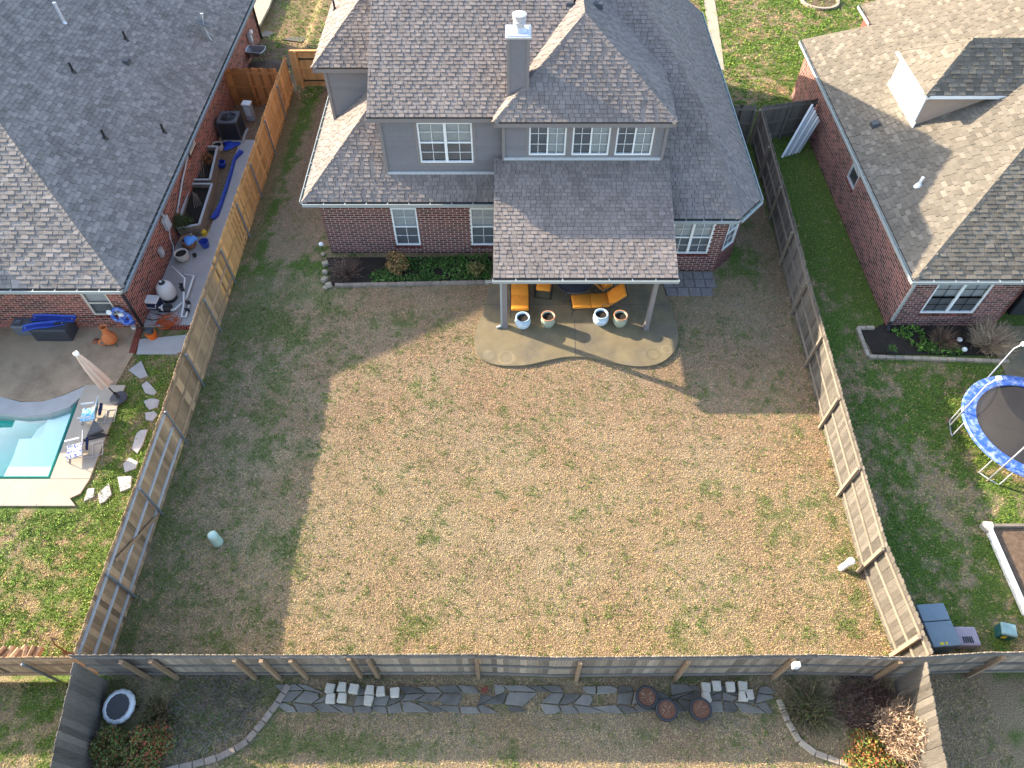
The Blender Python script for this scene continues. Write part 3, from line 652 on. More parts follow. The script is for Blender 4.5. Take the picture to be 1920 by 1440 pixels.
for i, k in enumerate(('front', 'side', 'front2')): shingles(PL, RL[k], TL, seed=20 + i, widths=(.20, .26, .32), expo=.15)
PL.finish(roofL, 300, 'shingle_field')
caps(roofL, m_shL, (ex, ey, el), hip(6.5), .5, (-.1, 0, .08), w=.14)
b = B()
for p0, p1 in (((-18, ey + .04, el), (ex, ey + .04, el)), ((ex - .04, ey, el), (ex - .04, 36.6, el)), ((-30, 14.44, el), (-18.6, 14.44, el))): b.bar(Vector(p0) - z * .13, Vector(p1) - z * .13, .03, .17)
ob('fascia', b, m_trim, hL, True)
gutter(hL, (-18.5, ey, el - .03), (ex, ey, el - .03), (0, -1, 0), m_gutter); gutter(hL, (ex, ey, el - .03), (ex, 36.5, el - .03), (1, 0, 0), m_gutL, .35)
wx, wy = -13.30, 16.85
PB = Pieces('brick', m_brL); BL = (-.5, -.35, -.15, 0, .15, .3, .5)
wf = (4.68, 5.55, .32, 1.50)
a_ = brickwall(hL, PB, (-19.4, wy), (wx, wy), ZL, el - .2, [wf], m_mort, BL, seed=11)
ws = (8.03, 9.03, 1.02, 1.84)
WE = G(463, 72, ZL).y
brickwall(hL, PB, (wx, wy), (wx, WE), ZL, el - .2, [ws], m_mort, BL, seed=12)
PB.finish(a_, 300, 'brick_field')
window(hL, (-19.4 + wf[0], wy, wf[2]), (1, 0, 0), wf[1] - wf[0], wf[3] - wf[2], 1, 1, 1, lower=True, fm=mat('beige_window_frame', (.55, .50, .42), .05, 4, .5, 0)); sill(hL, (-19.4 + wf[0], wy, wf[2]), (1, 0, 0), wf[1] - wf[0], m_brL, BL)
window(hL, (wx, wy + ws[0], ws[2]), (0, 1, 0), ws[1] - ws[0], ws[3] - ws[2], 1, 1, 1, lower=False, fm=mat('beige_side_frame', (.55, .50, .42), .05, 4, .5, 0)); sill(hL, (wx, wy + ws[0], ws[2]), (0, 1, 0), ws[1] - ws[0], m_brL, BL)
b = B(); b.box((-19.4, 25, .7), (.1, 16, 2.4)); b.poly([(wx, WE, ZL), (-30, WE, ZL), (-30, WE, 1.9), (wx, WE, 1.9)]); b.box((-25, 16, .7), (11.6, 2.4, 2.4)); ob('plain_wall', b, m_mort, hL, True)
b = B(); b.box((wx + .06, WE - .05, .7), (.08, .08, 2.4)); b.bar((wx + .05, wy - .03, 1.9), (wx + .05, wy - .03, ZL + .1), .08, .07); b.bar((ex, ey + .1, 1.95), (wx + .05, wy - .03, 1.85), .08, .07); ob('downspout', b, m_black, hL, True)
for q in ((120, 42), (237, 75), (138, 135), (198, 260), (308, 248)):
    P0 = onplane(*q, (ex, 0, el), (ps, 0, 1)); b = B(); b.cyl(P0 - z * .1, P0 + z * (.75 if q[0] == 120 else .38), .045 if q[0] != 120 else .07); b.lathe([(.11, -.04), (.06, .07)], P0, 12); ob('vent_pipe', b, m_galvL if q[0] == 120 else m_black, hL, True)
P0 = onplane(238, 118, (ex, 0, el), (ps, 0, 1)); b = B(); b.box(P0 + z * .07, (.28, .30, .14), taper=.8); ob('roof_vent', b, m_grey, hL, True)

# ------------------------------------------------------------------ right neighbour house
hR = thing('neighbour_house', 'single storey brick house with tan shingle roof and white dormer behind the right fence', 'house', (18, 24, 0))
rx, ry, rz, rp = 12.92, 16.25, 2.7, .5; AP = (22.97, 26.3, 7.725)
RR = {'left': [(rx, 31.1, rz), (rx, ry, rz), AP, (22.5, 26.9, 7.49)], 'front': [(rx, ry, rz), (30, ry, rz), (30, 26.3, 7.725), AP]}
p0, p1 = G(1634, 44, 2.7), G(1613, 10, 2.7)
RR['wing'] = [p0, p1, (p1.x + 4.5, p1.y - 1.0, 4.95), (p1.x + 4.5, p1.y - 7.5, 4.95)]
dx, dy0, dy1, dz = 14.76, 23.2, 25.9, 4.97; rdg = 6.2; yc = (dy0 + dy1) / 2; xr0 = 16.15
mainx = lambda zz: rx + (zz - rz) / rp
RR['d_front'] = [(dx - .2, dy0 - .2, dz), (mainx(dz), dy0 - .2, dz), (mainx(rdg), yc, rdg), (xr0, yc, rdg)]
RR['d_face'] = [(dx - .2, dy1 + .2, dz), (dx - .2, dy0 - .2, dz), (xr0, yc, rdg)]
RR['d_back'] = [(mainx(dz), dy1 + .2, dz), (dx - .2, dy1 + .2, dz), (xr0, yc, rdg), (mainx(rdg), yc, rdg)]
b = B()
for p in RR.values(): deck(b, p)
deck(b, [(rx, 31.1, rz), (22.5, 26.9, 7.49), (30, 26.9, 7.49), (30, 34, rz)])
roofR = ob('roof', b, m_under, hR, True); PR = Pieces('shingle', m_shR); TR = (-.14, -.08, -.03, 0, .02, .06, .16, .36)
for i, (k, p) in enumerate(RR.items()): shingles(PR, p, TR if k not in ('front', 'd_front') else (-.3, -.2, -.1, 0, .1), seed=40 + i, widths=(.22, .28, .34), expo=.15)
PR.finish(roofR, 300, 'shingle_field')
caps(roofR, m_shR, (rx, ry, rz), AP, .4, (-.1, 0, .1), w=.13); caps(roofR, m_shR, (dx - .2, dy0 - .2, dz), (xr0, yc, rdg), .5, (-.1, 0), w=.12); caps(roofR, m_shR, (xr0, yc, rdg), (mainx(rdg), yc, rdg + .001), .8, (-.1, 0), w=.12)
caps(roofR, m_shR, (dx - .2, dy1 + .2, dz), (xr0, yc, rdg), .4, (0, .1), w=.12); caps(roofR, m_shR, (rx, 31.1, rz), (22.5, 26.9, 7.49), .3, (0, .1), w=.12)
b = B()
for p0_, p1_ in (((rx + .04, ry, rz), (rx + .04, 31.1, rz)), ((rx, ry + .04, rz), (30, ry + .04, rz))): b.bar(Vector(p0_) - z * .13, Vector(p1_) - z * .13, .03, .17)
ob('fascia', b, m_white, hR, True)
gutter(hR, (rx, ry, rz - .03), (rx, 31.1, rz - .03), (-1, 0, 0), m_gutter); gutter(hR, (rx - .1, ry, rz - .03), (22, ry, rz - .03), (0, -1, 0), m_gutter); gutter(hR, p0, p1, (-1, -.2, 0), m_gutter)
vx, vy = 13.25, 16.6
PB = Pieces('brick', m_brR)
wf = (.85, 2.70, .70, 2.18); wq = (7.7, 8.55, 1.30, 2.46)
brickwall(hR, PB, (vx, 31), (vx, vy), 0, rz - .2, [wq], m_mortR, BL, seed=21)
a_ = brickwall(hR, PB, (vx, vy), (17.0, vy), 0, rz - .2, [wf], m_mortR, BL, seed=22)
PB.finish(a_, 300, 'brick_field')
window(hR, (vx + wf[0], vy, wf[2]), (1, 0, 0), wf[1] - wf[0], wf[3] - wf[2], 2, 2, 2, lower=True, mm=m_screen); sill(hR, (vx + wf[0], vy, wf[2]), (1, 0, 0), wf[1] - wf[0], m_brR, BL)
window(hR, (vx, 31 - wq[0], wq[2]), (0, -1, 0), wq[1] - wq[0], wq[3] - wq[2], 1, 1, 1, lower=True, fm=m_lgrey); sill(hR, (vx, 31 - wq[0], wq[2]), (0, -1, 0), wq[1] - wq[0], m_brR, BL)
b = B(); b.box((17, 21.5, 1.2), (.1, 9.8, 2.4)); b.poly([(vx, 31, 0), (vx, 31, 2.5), (30, 31, 2.5), (30, 31, 0)]); q = [(p0.x + .4, p0.y + .2), (p1.x + .4, p1.y), (p1.x + 8, p1.y), (p0.x + 8, p0.y)]; b.prism(q, 0, 2.5); ob('plain_wall', b, m_brR, hR, True)
b = B(); b.bar((rx + .06, ry - .06, rz - .1), (vx + .02, vy - .06, rz - .35), .07, .07); b.bar((vx + .02, vy - .06, rz - .3), (vx + .02, vy - .06, .35), .07, .07); dn = ob('downspout', b, m_gutter, hR, True)
b = B(); b.bar((vx + .02, vy - .06, .36), (vx + .02, vy - .06, .1), .085, .085); b.bar((vx + .02, vy - .06, .12), (vx - .05, vy - .3, .06), .09, .08); ob('downspout_boot', b, m_blackp, dn, True)
# dormer
b = B(); b.poly([(dx, dy0, 3.6), (dx, dy1, 3.6), (dx, dy1, dz), (dx, dy0, dz)]); b.poly([(dx, dy0, 3.6), (dx, dy0, dz), (mainx(dz), dy0, dz)]); dm = ob('dormer', b, mat('tan_siding', (.34, .25, .19), .08, 5, .8, .1, 40), hR, True)
b = B(); b.box((dx - .02, yc, 3.72), (.05, 2.9, .2)); b.box((dx - .02, yc, 4.86), (.05, 2.9, .22))
for y in (dy0 + .12, dy1 - .12): b.box((dx - .021, y, 4.3), (.05, .26, 1.3))
b.box((dx - .018, yc, 4.3), (.03, 2.5, 1.2)); b.bar((dx - .2, dy0 - .2, dz - .07), (dx - .2, dy1 + .2, dz - .07), .04, .14); b.bar((dx - .2, dy0 - .2, dz - .07), (mainx(dz), dy0 - .2, dz - .07), .04, .12); ob('dormer_trim', b, m_white, dm, True)
window(hR, (dx - .05, yc + .75, 3.95), (0, -1, 0), 1.5, .85, 1, 1, 1, slider=False)
P0 = onplane(1640, 235, (rx, 0, rz), (-rp, 0, 1)); b = B(); b.box(P0 + z * .07, (.34, .34, .16), Matrix.Rotation(-.4, 3, 'Y'), taper=.75); ob('roof_vent', b, m_grey, hR, True)
P0 = onplane(1722, 348, (rx, 0, rz), (-rp, 0, 1)); b = B(); b.cyl(P0 - z * .1, P0 + z * .35, .05); b.lathe([(.15, -.06), (.06, .12)], P0, 12); ob('vent_pipe', b, m_white, hR, True)
# ------------------------------------------------------------------ fences
PKC = {}
def picket_mesh(m, w, h, t, dog=True):
    key = (m.name, round(w, 3), round(h, 2), t)
    if key not in PKC:
        b = B(); c = .028 if dog else .001; x = w / 2; th = .016
        pr = [(-x, 0), (x, 0), (x, h - c), (x - c, h), (-x + c, h), (-x, h - c)]
        b.add([(px, -th / 2, pz_) for px, pz_ in pr] + [(px, th / 2, pz_) for px, pz_ in pr], [(0, 1, 2, 3, 4, 5), (11, 10, 9, 8, 7, 6)] + [(i + 6, (i + 1) % 6 + 6, (i + 1) % 6, i) for i in range(6)], t + 1e-4)
        PKC[key] = b.mesh('picket'); PKC[key].materials.append(m)
    return PKC[key]
def fence(label, path, z0, h, side, posts, mp, mr, mpost, group=None, steel=False, rails=(.28, .92, 1.58), pw=.142, toprail=False, lean=.0, posth=None, name='wood_fence', facing=True):
    path = [Vector((p[0], p[1], 0)) for p in path]; seg = [(path[i + 1] - path[i]).length for i in range(len(path) - 1)]; L = sum(seg)
    def at(s):
        for i, g in enumerate(seg):
            if s <= g or i == len(seg) - 1:
                d = (path[i + 1] - path[i]).normalized(); return path[i] + d * s, d
            s -= g
    T = thing(name, label, 'fence', (path[0].x, path[0].y, z0), 0, group)
    R = random.Random(len(label)); s = pw / 2
    fm = mp if callable(mp) and not isinstance(mp, bpy.types.Material) else (lambda s_, p_: mp)
    fr = mr if callable(mr) and not isinstance(mr, bpy.types.Material) else (lambda s_, p_: mr)
    while s < L - pw / 2:
        p, d = at(s); n = Vector((-d.y, d.x, 0)) * side
        hh = h + R.choice((-.02, 0, 0, .02)) + .02 * math.sin(s * .9)
        hh = round(hh / .02) * .02
        me = picket_mesh(fm(s, p), pw - .004, hh, R.choice((-.3, -.18, -.08, 0, .08, .2)) if R.random() > .06 else R.choice((-.45, .4)))
        M = Matrix((d, n, Vector((0, 0, 1)))).transposed().to_4x4() @ Matrix.Rotation(R.uniform(-.004, .004), 4, 'Y')
        M.translation = p + n * .032 + Vector((0, 0, z0 + .004)); ob('picket', me, None, T, True, M); s += pw
    ps_ = []
    for q in posts:
        q = Vector((q[0], q[1], 0)); acc = 0; best = (9e9, 0)
        for i, g in enumerate(seg):
            d = (path[i + 1] - path[i]).normalized(); t = min(max((q - path[i]).dot(d), 0), g); e = (path[i] + d * t - q).length
            if e < best[0]: best = (e, acc + t)
            acc += g
        ps_.append(best[1])
    cuts = sorted(set([0] + [round(x, 3) for x in ps_] + [L]))
    acc = 0
    for g in seg[:-1]:
        acc += g; cuts.append(acc)
    cuts = sorted(cuts); cl = [cuts[0]]
    for c in cuts[1:]:
        if c - cl[-1] > .35: cl.append(c)
    for i in range(len(cl) - 1):
        for k, zr in enumerate(rails):
            (a, d), (b_, _) = at(cl[i] + .005), at(cl[i + 1] - .005); b = B(); j = R.uniform(-.015, .015)
            b.bar(a + Vector((0, 0, z0 + zr + j)), b_ + Vector((0, 0, z0 + zr + j)), .038, .088); ob('rail', b, fr(cl[i], a), T, True)
    for s in ps_:
        p, d = at(s); n = Vector((-d.y, d.x, 0)) * side; ph = (posth or (h - .10)) + R.uniform(-.03, .03); b = B(); c = p - n * .068 + Vector((0, 0, z0)); e = c + Vector((R.uniform(-.03, .03), R.uniform(-.03, .03), ph))
        if steel: b.cyl(c - Vector((0, 0, .2)), e, .034, n=10); b.lathe([(.042, -.03), (.042, .01), (.0, .03)], e, 10); ob('post', b, mpost, T, True)
        else: b.bar(c - Vector((0, 0, .2)), e, .092, .092, up=n); ob('post', b, mpost, T, True, bevel=.006)
    return T
gp = lambda L_, zz=0: [(G(x, y, zz).x, G(x, y, zz).y) for x, y in L_]
# left fence of the own yard
lf = [(-10.32, 4.86), (-10.28, 12), (-10.36, 21.3), (-10.44, 31.6)]
lpick = lambda s, p: m_cedar if p.y > 17.6 else m_tanw
lrail = lambda s, p: m_cedar if p.y > 17.6 else (m_tanw if p.y > 9.4 else m_raill)
LF = fence('long side fence of tan and new cedar pickets on steel posts beside the pool yard', lf, 0, 1.76, 1, gp([(251, 1120), (300, 965), (346, 830), (383, 724), (414, 621), (441, 531), (467, 445), (488, 371), (512, 290), (530, 225)]), lpick, lrail, m_galv, steel=True)
ob('brace', B().bar((-10.255, 7.25, 1.52), (-10.255, 9.15, .22), .035, .09), m_tanw, LF, True)
rf = [(9.93, 4.86), (9.70, 7.6), (9.86, 12.3), (10.08, 17), (10.36, 22.2), (10.62, 27.4)]
fence('long weathered grey side fence on wooden posts beside the trampoline yard', rf, 0, 1.74, -1, gp([(1671, 1230), (1612, 1072), (1572, 929), (1539, 802), (1511, 689), (1485, 589), (1464, 497), (1442, 413), (1424, 337), (1408, 270), (1394, 205)]), lambda s, p: m_greyw if p.y < 16.5 else m_darkw, lambda s, p: m_rail if p.y < 19 else m_postg, m_postg)
bf = [(-10.44, 4.78), (-5.5, 4.79), (-.8, 4.80), (1.0, 4.74), (4.6, 4.76), (7.2, 4.80), (9.4, 4.74), (11.2, 4.84), (16, 4.86)]
fence('long grey picket fence across the back with posts facing the flagstone path', bf, 0, 1.78, 1, gp([(281, 1276), (333, 1276), (479, 1276), (524, 1276), (577, 1276), (679, 1271), (711, 1272), (897, 1277), (1080, 1278), (1266, 1281), (1450, 1280), (1637, 1281), (1821, 1290)]), lambda s, p: m_darkw if p.x < -8.5 else m_greyb, m_railD, m_postw, rails=(.24, .92, 1.66), pw=.14)
lq = [(-10.47, 4.78), (-17, 4.74)]
fence('short tan picket fence with one round post behind the firewood', lq, 0, 1.62, -1, gp([(100, 1288)]), m_tanw, m_tanw, m_galv, steel=True, rails=(.3, 1.0, 1.5))
fence('dark plank fence running from the back corner towards the small round trampoline', [(-10.30, 4.66), (-10.1, 3.3), (-9.75, .6)], 0, 1.78, 1, [], m_darkw, m_railD, m_postw, pw=.15)
fence('sunlit pale plank fence running past the dried bushes', [(9.75, 4.66), (9.5, 3.2), (9.15, .6)], 0, 1.78, -1, [], m_greyw, m_railD, m_postw, pw=.15)
yg = G(560, 163).y
gt = thing('garden_gate', 'new cedar gate with black strap hinges between the fence and the house', 'gate', (-8.9, yg, 0))
xx = -10.3
while xx < -7.5:
    ob('gate_board', picket_mesh(m_cedar, .136, 1.74, random.choice((-.15, -.05, 0, .1)), False), None, gt, True, Matrix.Translation((xx, yg + .03, .05))); xx += .142
for zz in (.3, .95, 1.5): b = B(); b.bar((-10.25, yg, zz), (-7.5, yg, zz), .04, .09); ob('gate_rail', b, m_cedar, gt, True)
b = B(); b.bar((-10.3, yg, 1.80), (-7.45, yg, 1.80), .14, .04); ob('gate_cap', b, m_cedar, gt, True)
for zz in (.36, 1.42): b = B(); b.bar((-9.9, yg - .05, zz), (-7.8, yg - .05, zz), .02, .05); b.bar((-9.9, yg - .05, zz - .08), (-9.9, yg - .05, zz + .08), .03, .05); ob('strap_hinge', b, m_black, gt, True)
for x in (-10.05, -7.5): b = B(); b.bar((x, yg - .06, 0), (x, yg - .06, 1.8), .1, .1); ob('gate_post', b, m_cedar, gt, True)
yc_ = G(470, 197, ZL).y
fence('brown stained cedar cross fence between the red brick wall and the side fence', [(-13.38, yc_), (-10.7, yc_)], ZL, 1.8, 1, [(-12.1, yc_)], m_cedarD, m_cedarD, m_cedarD, rails=(.3, .95, 1.6))
fence('dark grey fence panel closing the gap beside the main house', [(8.45, 27.55), (10.56, 27.45)], 0, 1.74, 1, [(10.4, 27.45)], m_darkw, m_railD, m_railD)
fence('dark grey fence panel closing the gap beside the tan roofed house', [(10.68, 27.45), (13.2, 28.0)], 0, 1.74, 1, [(11.9, 27.7)], m_darkw, m_railD, m_railD)

# ------------------------------------------------------------------ own yard: patio, furniture, beds
PATIO = gp([(917, 526), (915, 555), (904, 588), (893, 615), (888, 638), (891, 658), (900, 671), (916, 680), (938, 685), (962, 686), (990, 684), (1020, 677), (1050, 670), (1080, 667.5), (1112, 671), (1150, 680), (1182, 686), (1210, 687), (1236, 682), (1256, 669), (1269, 652), (1273, 630), (1268, 604), (1257, 577), (1247, 550), (1240, 528)], .09) + [(5.2, 19.4), (5.2, 20.34), (-.35, 20.34)]
def smooth_closed(P, it=2):
    for _ in range(it):
        Q = []
        for i in range(len(P)):
            a, b = P[i], P[(i + 1) % len(P)]; Q += [(a[0] * .75 + b[0] * .25, a[1] * .75 + b[1] * .25), (a[0] * .25 + b[0] * .75, a[1] * .25 + b[1] * .75)]
        P = Q
    return P
PATIO = smooth_closed(PATIO, 1)
struct('patio_slab', B().prism(PATIO, -.1, .09), m_conc)
for p0, p1 in ((G(1077, 600, .094), G(1079, 668, .094)), (G(893, 571, .094) + Vector((.12, 0, 0)), G(1250, 571, .094) - Vector((.06, 0, 0)))):
    struct('patio_joint', B().bar(p0, p1, .02, .004), mat('dark_joint', (.10, .09, .075), .2, 9, .9, 0))
def chaise(label, loc, rz, back, arm=True):
    t = thing('chaise_lounge', label, 'chaise lounge', loc, rz, 'orange chaise lounges on the patio')
    def cush(name, b): ob(name, b, m_orange, t, bevel=.035, smooth=True)
    b = B(); b.box((.0, 0, .36), (.66, .62, .11)); cush('seat_cushion', b); b = B(); b.box((.66, 0, .36), (.66, .62, .11)); cush('seat_cushion', b)
    M = Matrix.Rotation(-back, 3, 'Y'); b = B(); b.box(Vector((1.0, 0, .40)) + M @ Vector((.35, 0, .02)), (.72, .62, .11), M); cush('back_cushion', b)
    f = B()
    for y in (-.33, .33):
        f.tube([(-.36, y, .29), (1.0, y, .29)], .016); e = Vector((1.0, y, .30)) + M @ Vector((.75, 0, -.03)); f.tube([(1.0, y, .29), e], .016)
    for x in (-.36, .35, 1.0): f.tube([(x, -.33, .29), (x, .33, .29)], .014)
    f.tube([Vector((1.0, -.33, .30)) + M @ Vector((.75, 0, -.03)), Vector((1.0, .33, .30)) + M @ Vector((.75, 0, -.03))], .016); ob('frame', f, m_black, t)
    for x in (-.30, .95):
        for y in (-.33, .33): l = B(); l.tube([(x, y, .29), (x + (-.06 if x < 0 else .08), y, 0)], .014); ob('leg', l, m_black, t)
    if arm:
        for y in (-.37, .37): a = B(); a.tube([(.72, y, .29), (.70, y, .52), (.85, y, .55), (1.22, y, .53), (1.28, y, .29)], .015); ob('armrest', a, mat('bronze_metal', (.12, .09, .07), .1, 6, .4, 0, metal=.5), t)
    for x in (.0, .55): k = B(); k.lathe([(.014, 0), (.0, .008)], (x, 0, .415), 8); ob('button', k, m_orange, t)
g = G(975, 578, .4); chaise('orange cushioned chaise lounge standing lengthwise beside the left patio post', (g.x, g.y + .2, .09), rad(90), .5)
g = G(1078, 566, .4); chaise('orange chaise lounge lying crosswise with its back raised to the right', (g.x + .22, g.y - .02, .09), rad(4), .75)
def chair(label, loc, rz):
    t = thing('patio_chair', label, 'patio chair', loc, rz, 'orange patio chairs at the round table')
    b = B(); b.box((0, 0, .42), (.52, .52, .12)); ob('seat_cushion', b, m_orange, t, bevel=.035, smooth=True)
    M = Matrix.Rotation(rad(-15), 3, 'X'); b = B(); b.box((0, .27, .72), (.52, .12, .58), M); ob('back_cushion', b, m_orange, t, bevel=.035, smooth=True)
    f = B()
    for x in (-.29, .29): f.tube([(x, -.28, .02), (x, -.28, .36), (x, .24, .36), (x, .38, 1.02)], .016); f.tube([(x, -.28, .02), (x, .35, .02), (x, .24, .36)], .016)
    f.tube([(-.29, -.28, .02), (.29, -.28, .02)], .016); f.tube([(-.29, .35, .02), (.29, .35, .02)], .016); f.tube([(-.29, .38, 1.02), (.29, .38, 1.02)], .016); ob('frame', f, m_black, t)
    for x in (-.31, .31): a = B(); a.tube([(x, -.26, .36), (x, -.24, .62), (x, .28, .64)], .018); ob('armrest', a, m_black, t)
g = G(1019, 545, .1); chair('orange cushioned patio chair left of the round table', (g.x, g.y - .12, .09), rad(-8))
g = G(1130, 540, .3); chair('orange patio chair turned towards the table, right of it', (g.x, g.y + .02, .09), rad(-145))
g = G(1078, 548, .75); t = thing('round_table', 'round dark mesh patio table half under the roof edge', 'table', (g.x, g.y + .52, .09))
b = B(); b.lathe([(.0, .68), (.62, .68), (.66, .69), (.66, .72), (.62, .725), (.0, .725)], n=40); ob('table_top', b, mat('dark_blue_metal', (.035, .04, .055), .3, 40, .5, .3, 150), t)
b = B(); b.lathe([(.58, .727), (.62, .735), (.64, .727)], n=40); b.lathe([(.28, .727), (.30, .733), (.32, .727)], n=40); ob('rim', b, m_black, t)
for i in range(4): a = rad(45 + 90 * i); l = B(); l.tube([(.15 * math.cos(a), .15 * math.sin(a), .68), (.28 * math.cos(a), .28 * math.sin(a), .35), (.55 * math.cos(a), .55 * math.sin(a), 0)], .02); ob('leg', l, m_black, t)
m_blueg = mat('pale_blue_glaze', (.42, .53, .60), .2, 9, .25, .05, 20, .6, col2=(.62, .68, .70), c2scale=7)
m_greeng = mat('celadon_glaze', (.33, .36, .26), .2, 7, .3, .05, 20, .6)
m_rim = mat('clay_rim', (.45, .21, .13), .15, 9, .6, .05, 30)
def pot(label, loc, r, h, m, rim, soil=m_soil, group='glazed pots along the patio edge', belly=1.15, name='plant_pot', fill=.86, neck=.92):
    t = thing(name, label, 'pot', loc, random.uniform(0, 3), group)
    b = B(); b.lathe([(.0, .0), (r * .62, 0), (r * .70, .02), (r * belly * .93, h * .32), (r * belly, h * .55), (r * belly * .95, h * .75), (r * neck, h * .90), (r * .95, h * .94), (r * 1.0, h * .985), (r * .96, h), (r * .86, h), (r * .82, h * .93), (r * .80, h * .7)], n=28); ob('body', b, m, t, smooth=True)
    b = B(); b.lathe([(r * .96, h * .975), (r * 1.03, h * .985), (r * 1.02, h * 1.015), (r * .93, h * 1.02), (r * .85, h * 1.005)], n=28); ob('rim', b, rim, t, smooth=True)
    b = B(); b.lathe([(.0, h * fill), (r * .45, h * (fill + .01)), (r * .84, h * fill)], n=20); ob('soil', b, soil, t)
    return t
for q, m, rm, lb, nk in (((980, 612), m_blueg, m_blueg, 'pale blue glazed pot next to the left patio post', .8), ((1027, 610), m_greeng, m_rim, 'sage green glazed pot with clay rim standing alone, second from the left post', .97), ((1125, 606), m_blueg, m_blueg, 'pale blue glazed pot in front of the crosswise chaise', .8), ((1161, 609), m_greeng, m_rim, 'sage green glazed pot with clay rim nearest the right post', .97)):
    g = G(q[0], q[1], .09); pot(lb, g, .245, .5, m, rm, neck=nk, belly=1.14 if nk < .9 else 1.03)
# pavers
for j, (x0, x1, y0, y1, n) in enumerate(((1262, 1337, 508.5, 522.5, 4), (1243, 1342, 523.5, 538, 5), (1248, 1336, 539, 554, 4))):
    a, b_ = G(x0, (y0 + y1) / 2, .04), G(x1, (y0 + y1) / 2, .04); yy0, yy1 = G(1290, y1, .04).y, G(1290, y0, .04).y; w = (b_.x - a.x) / n
    if j == 0: P_ = thing('paver_landing', 'three rows of square grey pavers laid beside the patio', 'paving', (6.3, (yy0 + yy1) / 2, 0))
    for i in range(n): b = B(); b.box((a.x + w * (i + .5), (yy0 + yy1) / 2, .015), (w - .025, yy1 - yy0 - .02, .05), Matrix.Rotation(random.uniform(-.02, .02), 3, 'Z')); ob('paver', b, m_paver, P_, True, bevel=.006)
# utility dome and white pipe
g = G(409, 1017); t = thing('utility_dome', 'pale green utility pedestal dome in the shaded lawn', 'utility dome', g)
b = B(); b.lathe([(.15, -.03), (.145, .10), (.13, .40), (.126, .44)], n=24); ob('body', b, mat('pale_green_plastic', (.40, .52, .42), .06, 5, .5, .03, 40), t, smooth=True)
b = B(); b.lathe([(.134, .42), (.136, .46), (.126, .52), (.09, .56), (.0, .575)], n=24); ob('cap', b, mat('pale_green_cap', (.44, .55, .46), .06, 5, .5, .03, 40), t, smooth=True)
g = G(1576, 1066); t = thing('white_pipe', 'leaning white capped drain pipe standing by the grey side fence', 'pipe', g)
b = B(); b.cyl((0, 0, -.1), (.06, -.02, .52), .085, n=20); ob('body', b, m_white, t, smooth=False); b = B(); b.cyl((.058, -.02, .50), (.069, -.02, .61), .102, n=20); b.cyl((.069, -.02, .61), (.072, -.02, .64), .06, n=8); ob('cap', b, m_white, t)

# ------------------------------------------------------------------ leaf and twig helpers
def leafmesh(name, pos, size, cols, flat=.5, aspect=.5, rng=RNG):
    n = len(pos); a = rng.uniform(0, 2 * np.pi, n); tilt = rng.normal(0, 1, n) * flat
    d = np.stack([np.cos(a) * np.cos(tilt), np.sin(a) * np.cos(tilt), np.sin(tilt)], 1); r2 = rng.normal(0, 1, (n, 3)); s = np.cross(d, r2 * [.5, .5, 1] + [0, 0, 1.0]); s /= np.linalg.norm(s, axis=1)[:, None] + 1e-9
    sz = size * rng.uniform(.6, 1.4, n)[:, None]; w = sz * aspect / 2
    v = np.stack([pos, pos + d * sz * .5 + s * w, pos + d * sz, pos + d * sz * .5 - s * w], 1).reshape(-1, 3)
    f = np.arange(4 * n).reshape(n, 4); c = np.asarray(cols, float)[rng.integers(0, len(cols), n)] * rng.uniform(.75, 1.25, (n, 1))
    return npmesh(name, v, f, np.repeat(c, 4, 0))
def ellip(n, c, r, rng=RNG, shell=.5):
    d = rng.normal(0, 1, (n, 3)); d /= np.linalg.norm(d, axis=1)[:, None]; d[:, 2] = np.abs(d[:, 2]) * .9 + .02
    lump = .75 + .5 * vn(d[:, 0] * 3 + c[0] * 3, d[:, 1] * 3 + d[:, 2] * 2, 5)
    q = rng.uniform(shell, 1, n) ** .5; return np.asarray(c) + d * np.asarray(r) * (q * lump)[:, None]
def twigmesh(name, n, c, r, h, cols, rad0=.012, seg=4, spread=1.0, droop=.0, rng=RNG, base=.25):
    """n three sided tapered bent stems fanning out of c"""
    V = []; F = []; Cc = []; k = 0
    for i in range(n):
        a = rng.uniform(0, 2 * np.pi); rr = rng.uniform(0, 1) ** .5 * spread; p = np.array([c[0] + math.cos(a) * r * rr * base, c[1] + math.sin(a) * r * rr * base, c[2]]); L = h * rng.uniform(.55, 1.1)
        a2 = a if base < .8 else rng.uniform(0, 6.28); rq = rr if base < .8 else .35 * rng.uniform(.3, 1); q = np.array([math.cos(a2) * r * rq, math.sin(a2) * r * rq, L]) * (1 - base * .3 * (base < .8)); col = np.array(cols[rng.integers(len(cols))]) * rng.uniform(.7, 1.3); bend = rng.normal(0, .09, 3) * h
        for s in range(seg + 1):
            t = s / seg; pt = p + q * t + bend * math.sin(t * 3.1) - np.array([0, 0, droop * h * t * t]); w = rad0 * (1 - .8 * t)
            for j in range(3): th = 2.1 * j; V.append(pt + w * np.array([math.cos(th), math.sin(th), .3 * math.sin(th + 1)])); Cc.append(col)
            if s < seg:
                for j in range(3): F.append((k + 3 * s + j, k + 3 * s + (j + 1) % 3, k + 3 * s + 3 + (j + 1) % 3, k + 3 * s + 3 + j))
        k += 3 * (seg + 1)
    return npmesh(name, np.array(V), np.array(F), np.array(Cc))
BROWN = [(.17, .105, .07), (.24, .16, .11), (.12, .075, .05)]; TAN = [(.42, .30, .19), (.50, .38, .26), (.30, .21, .14)]
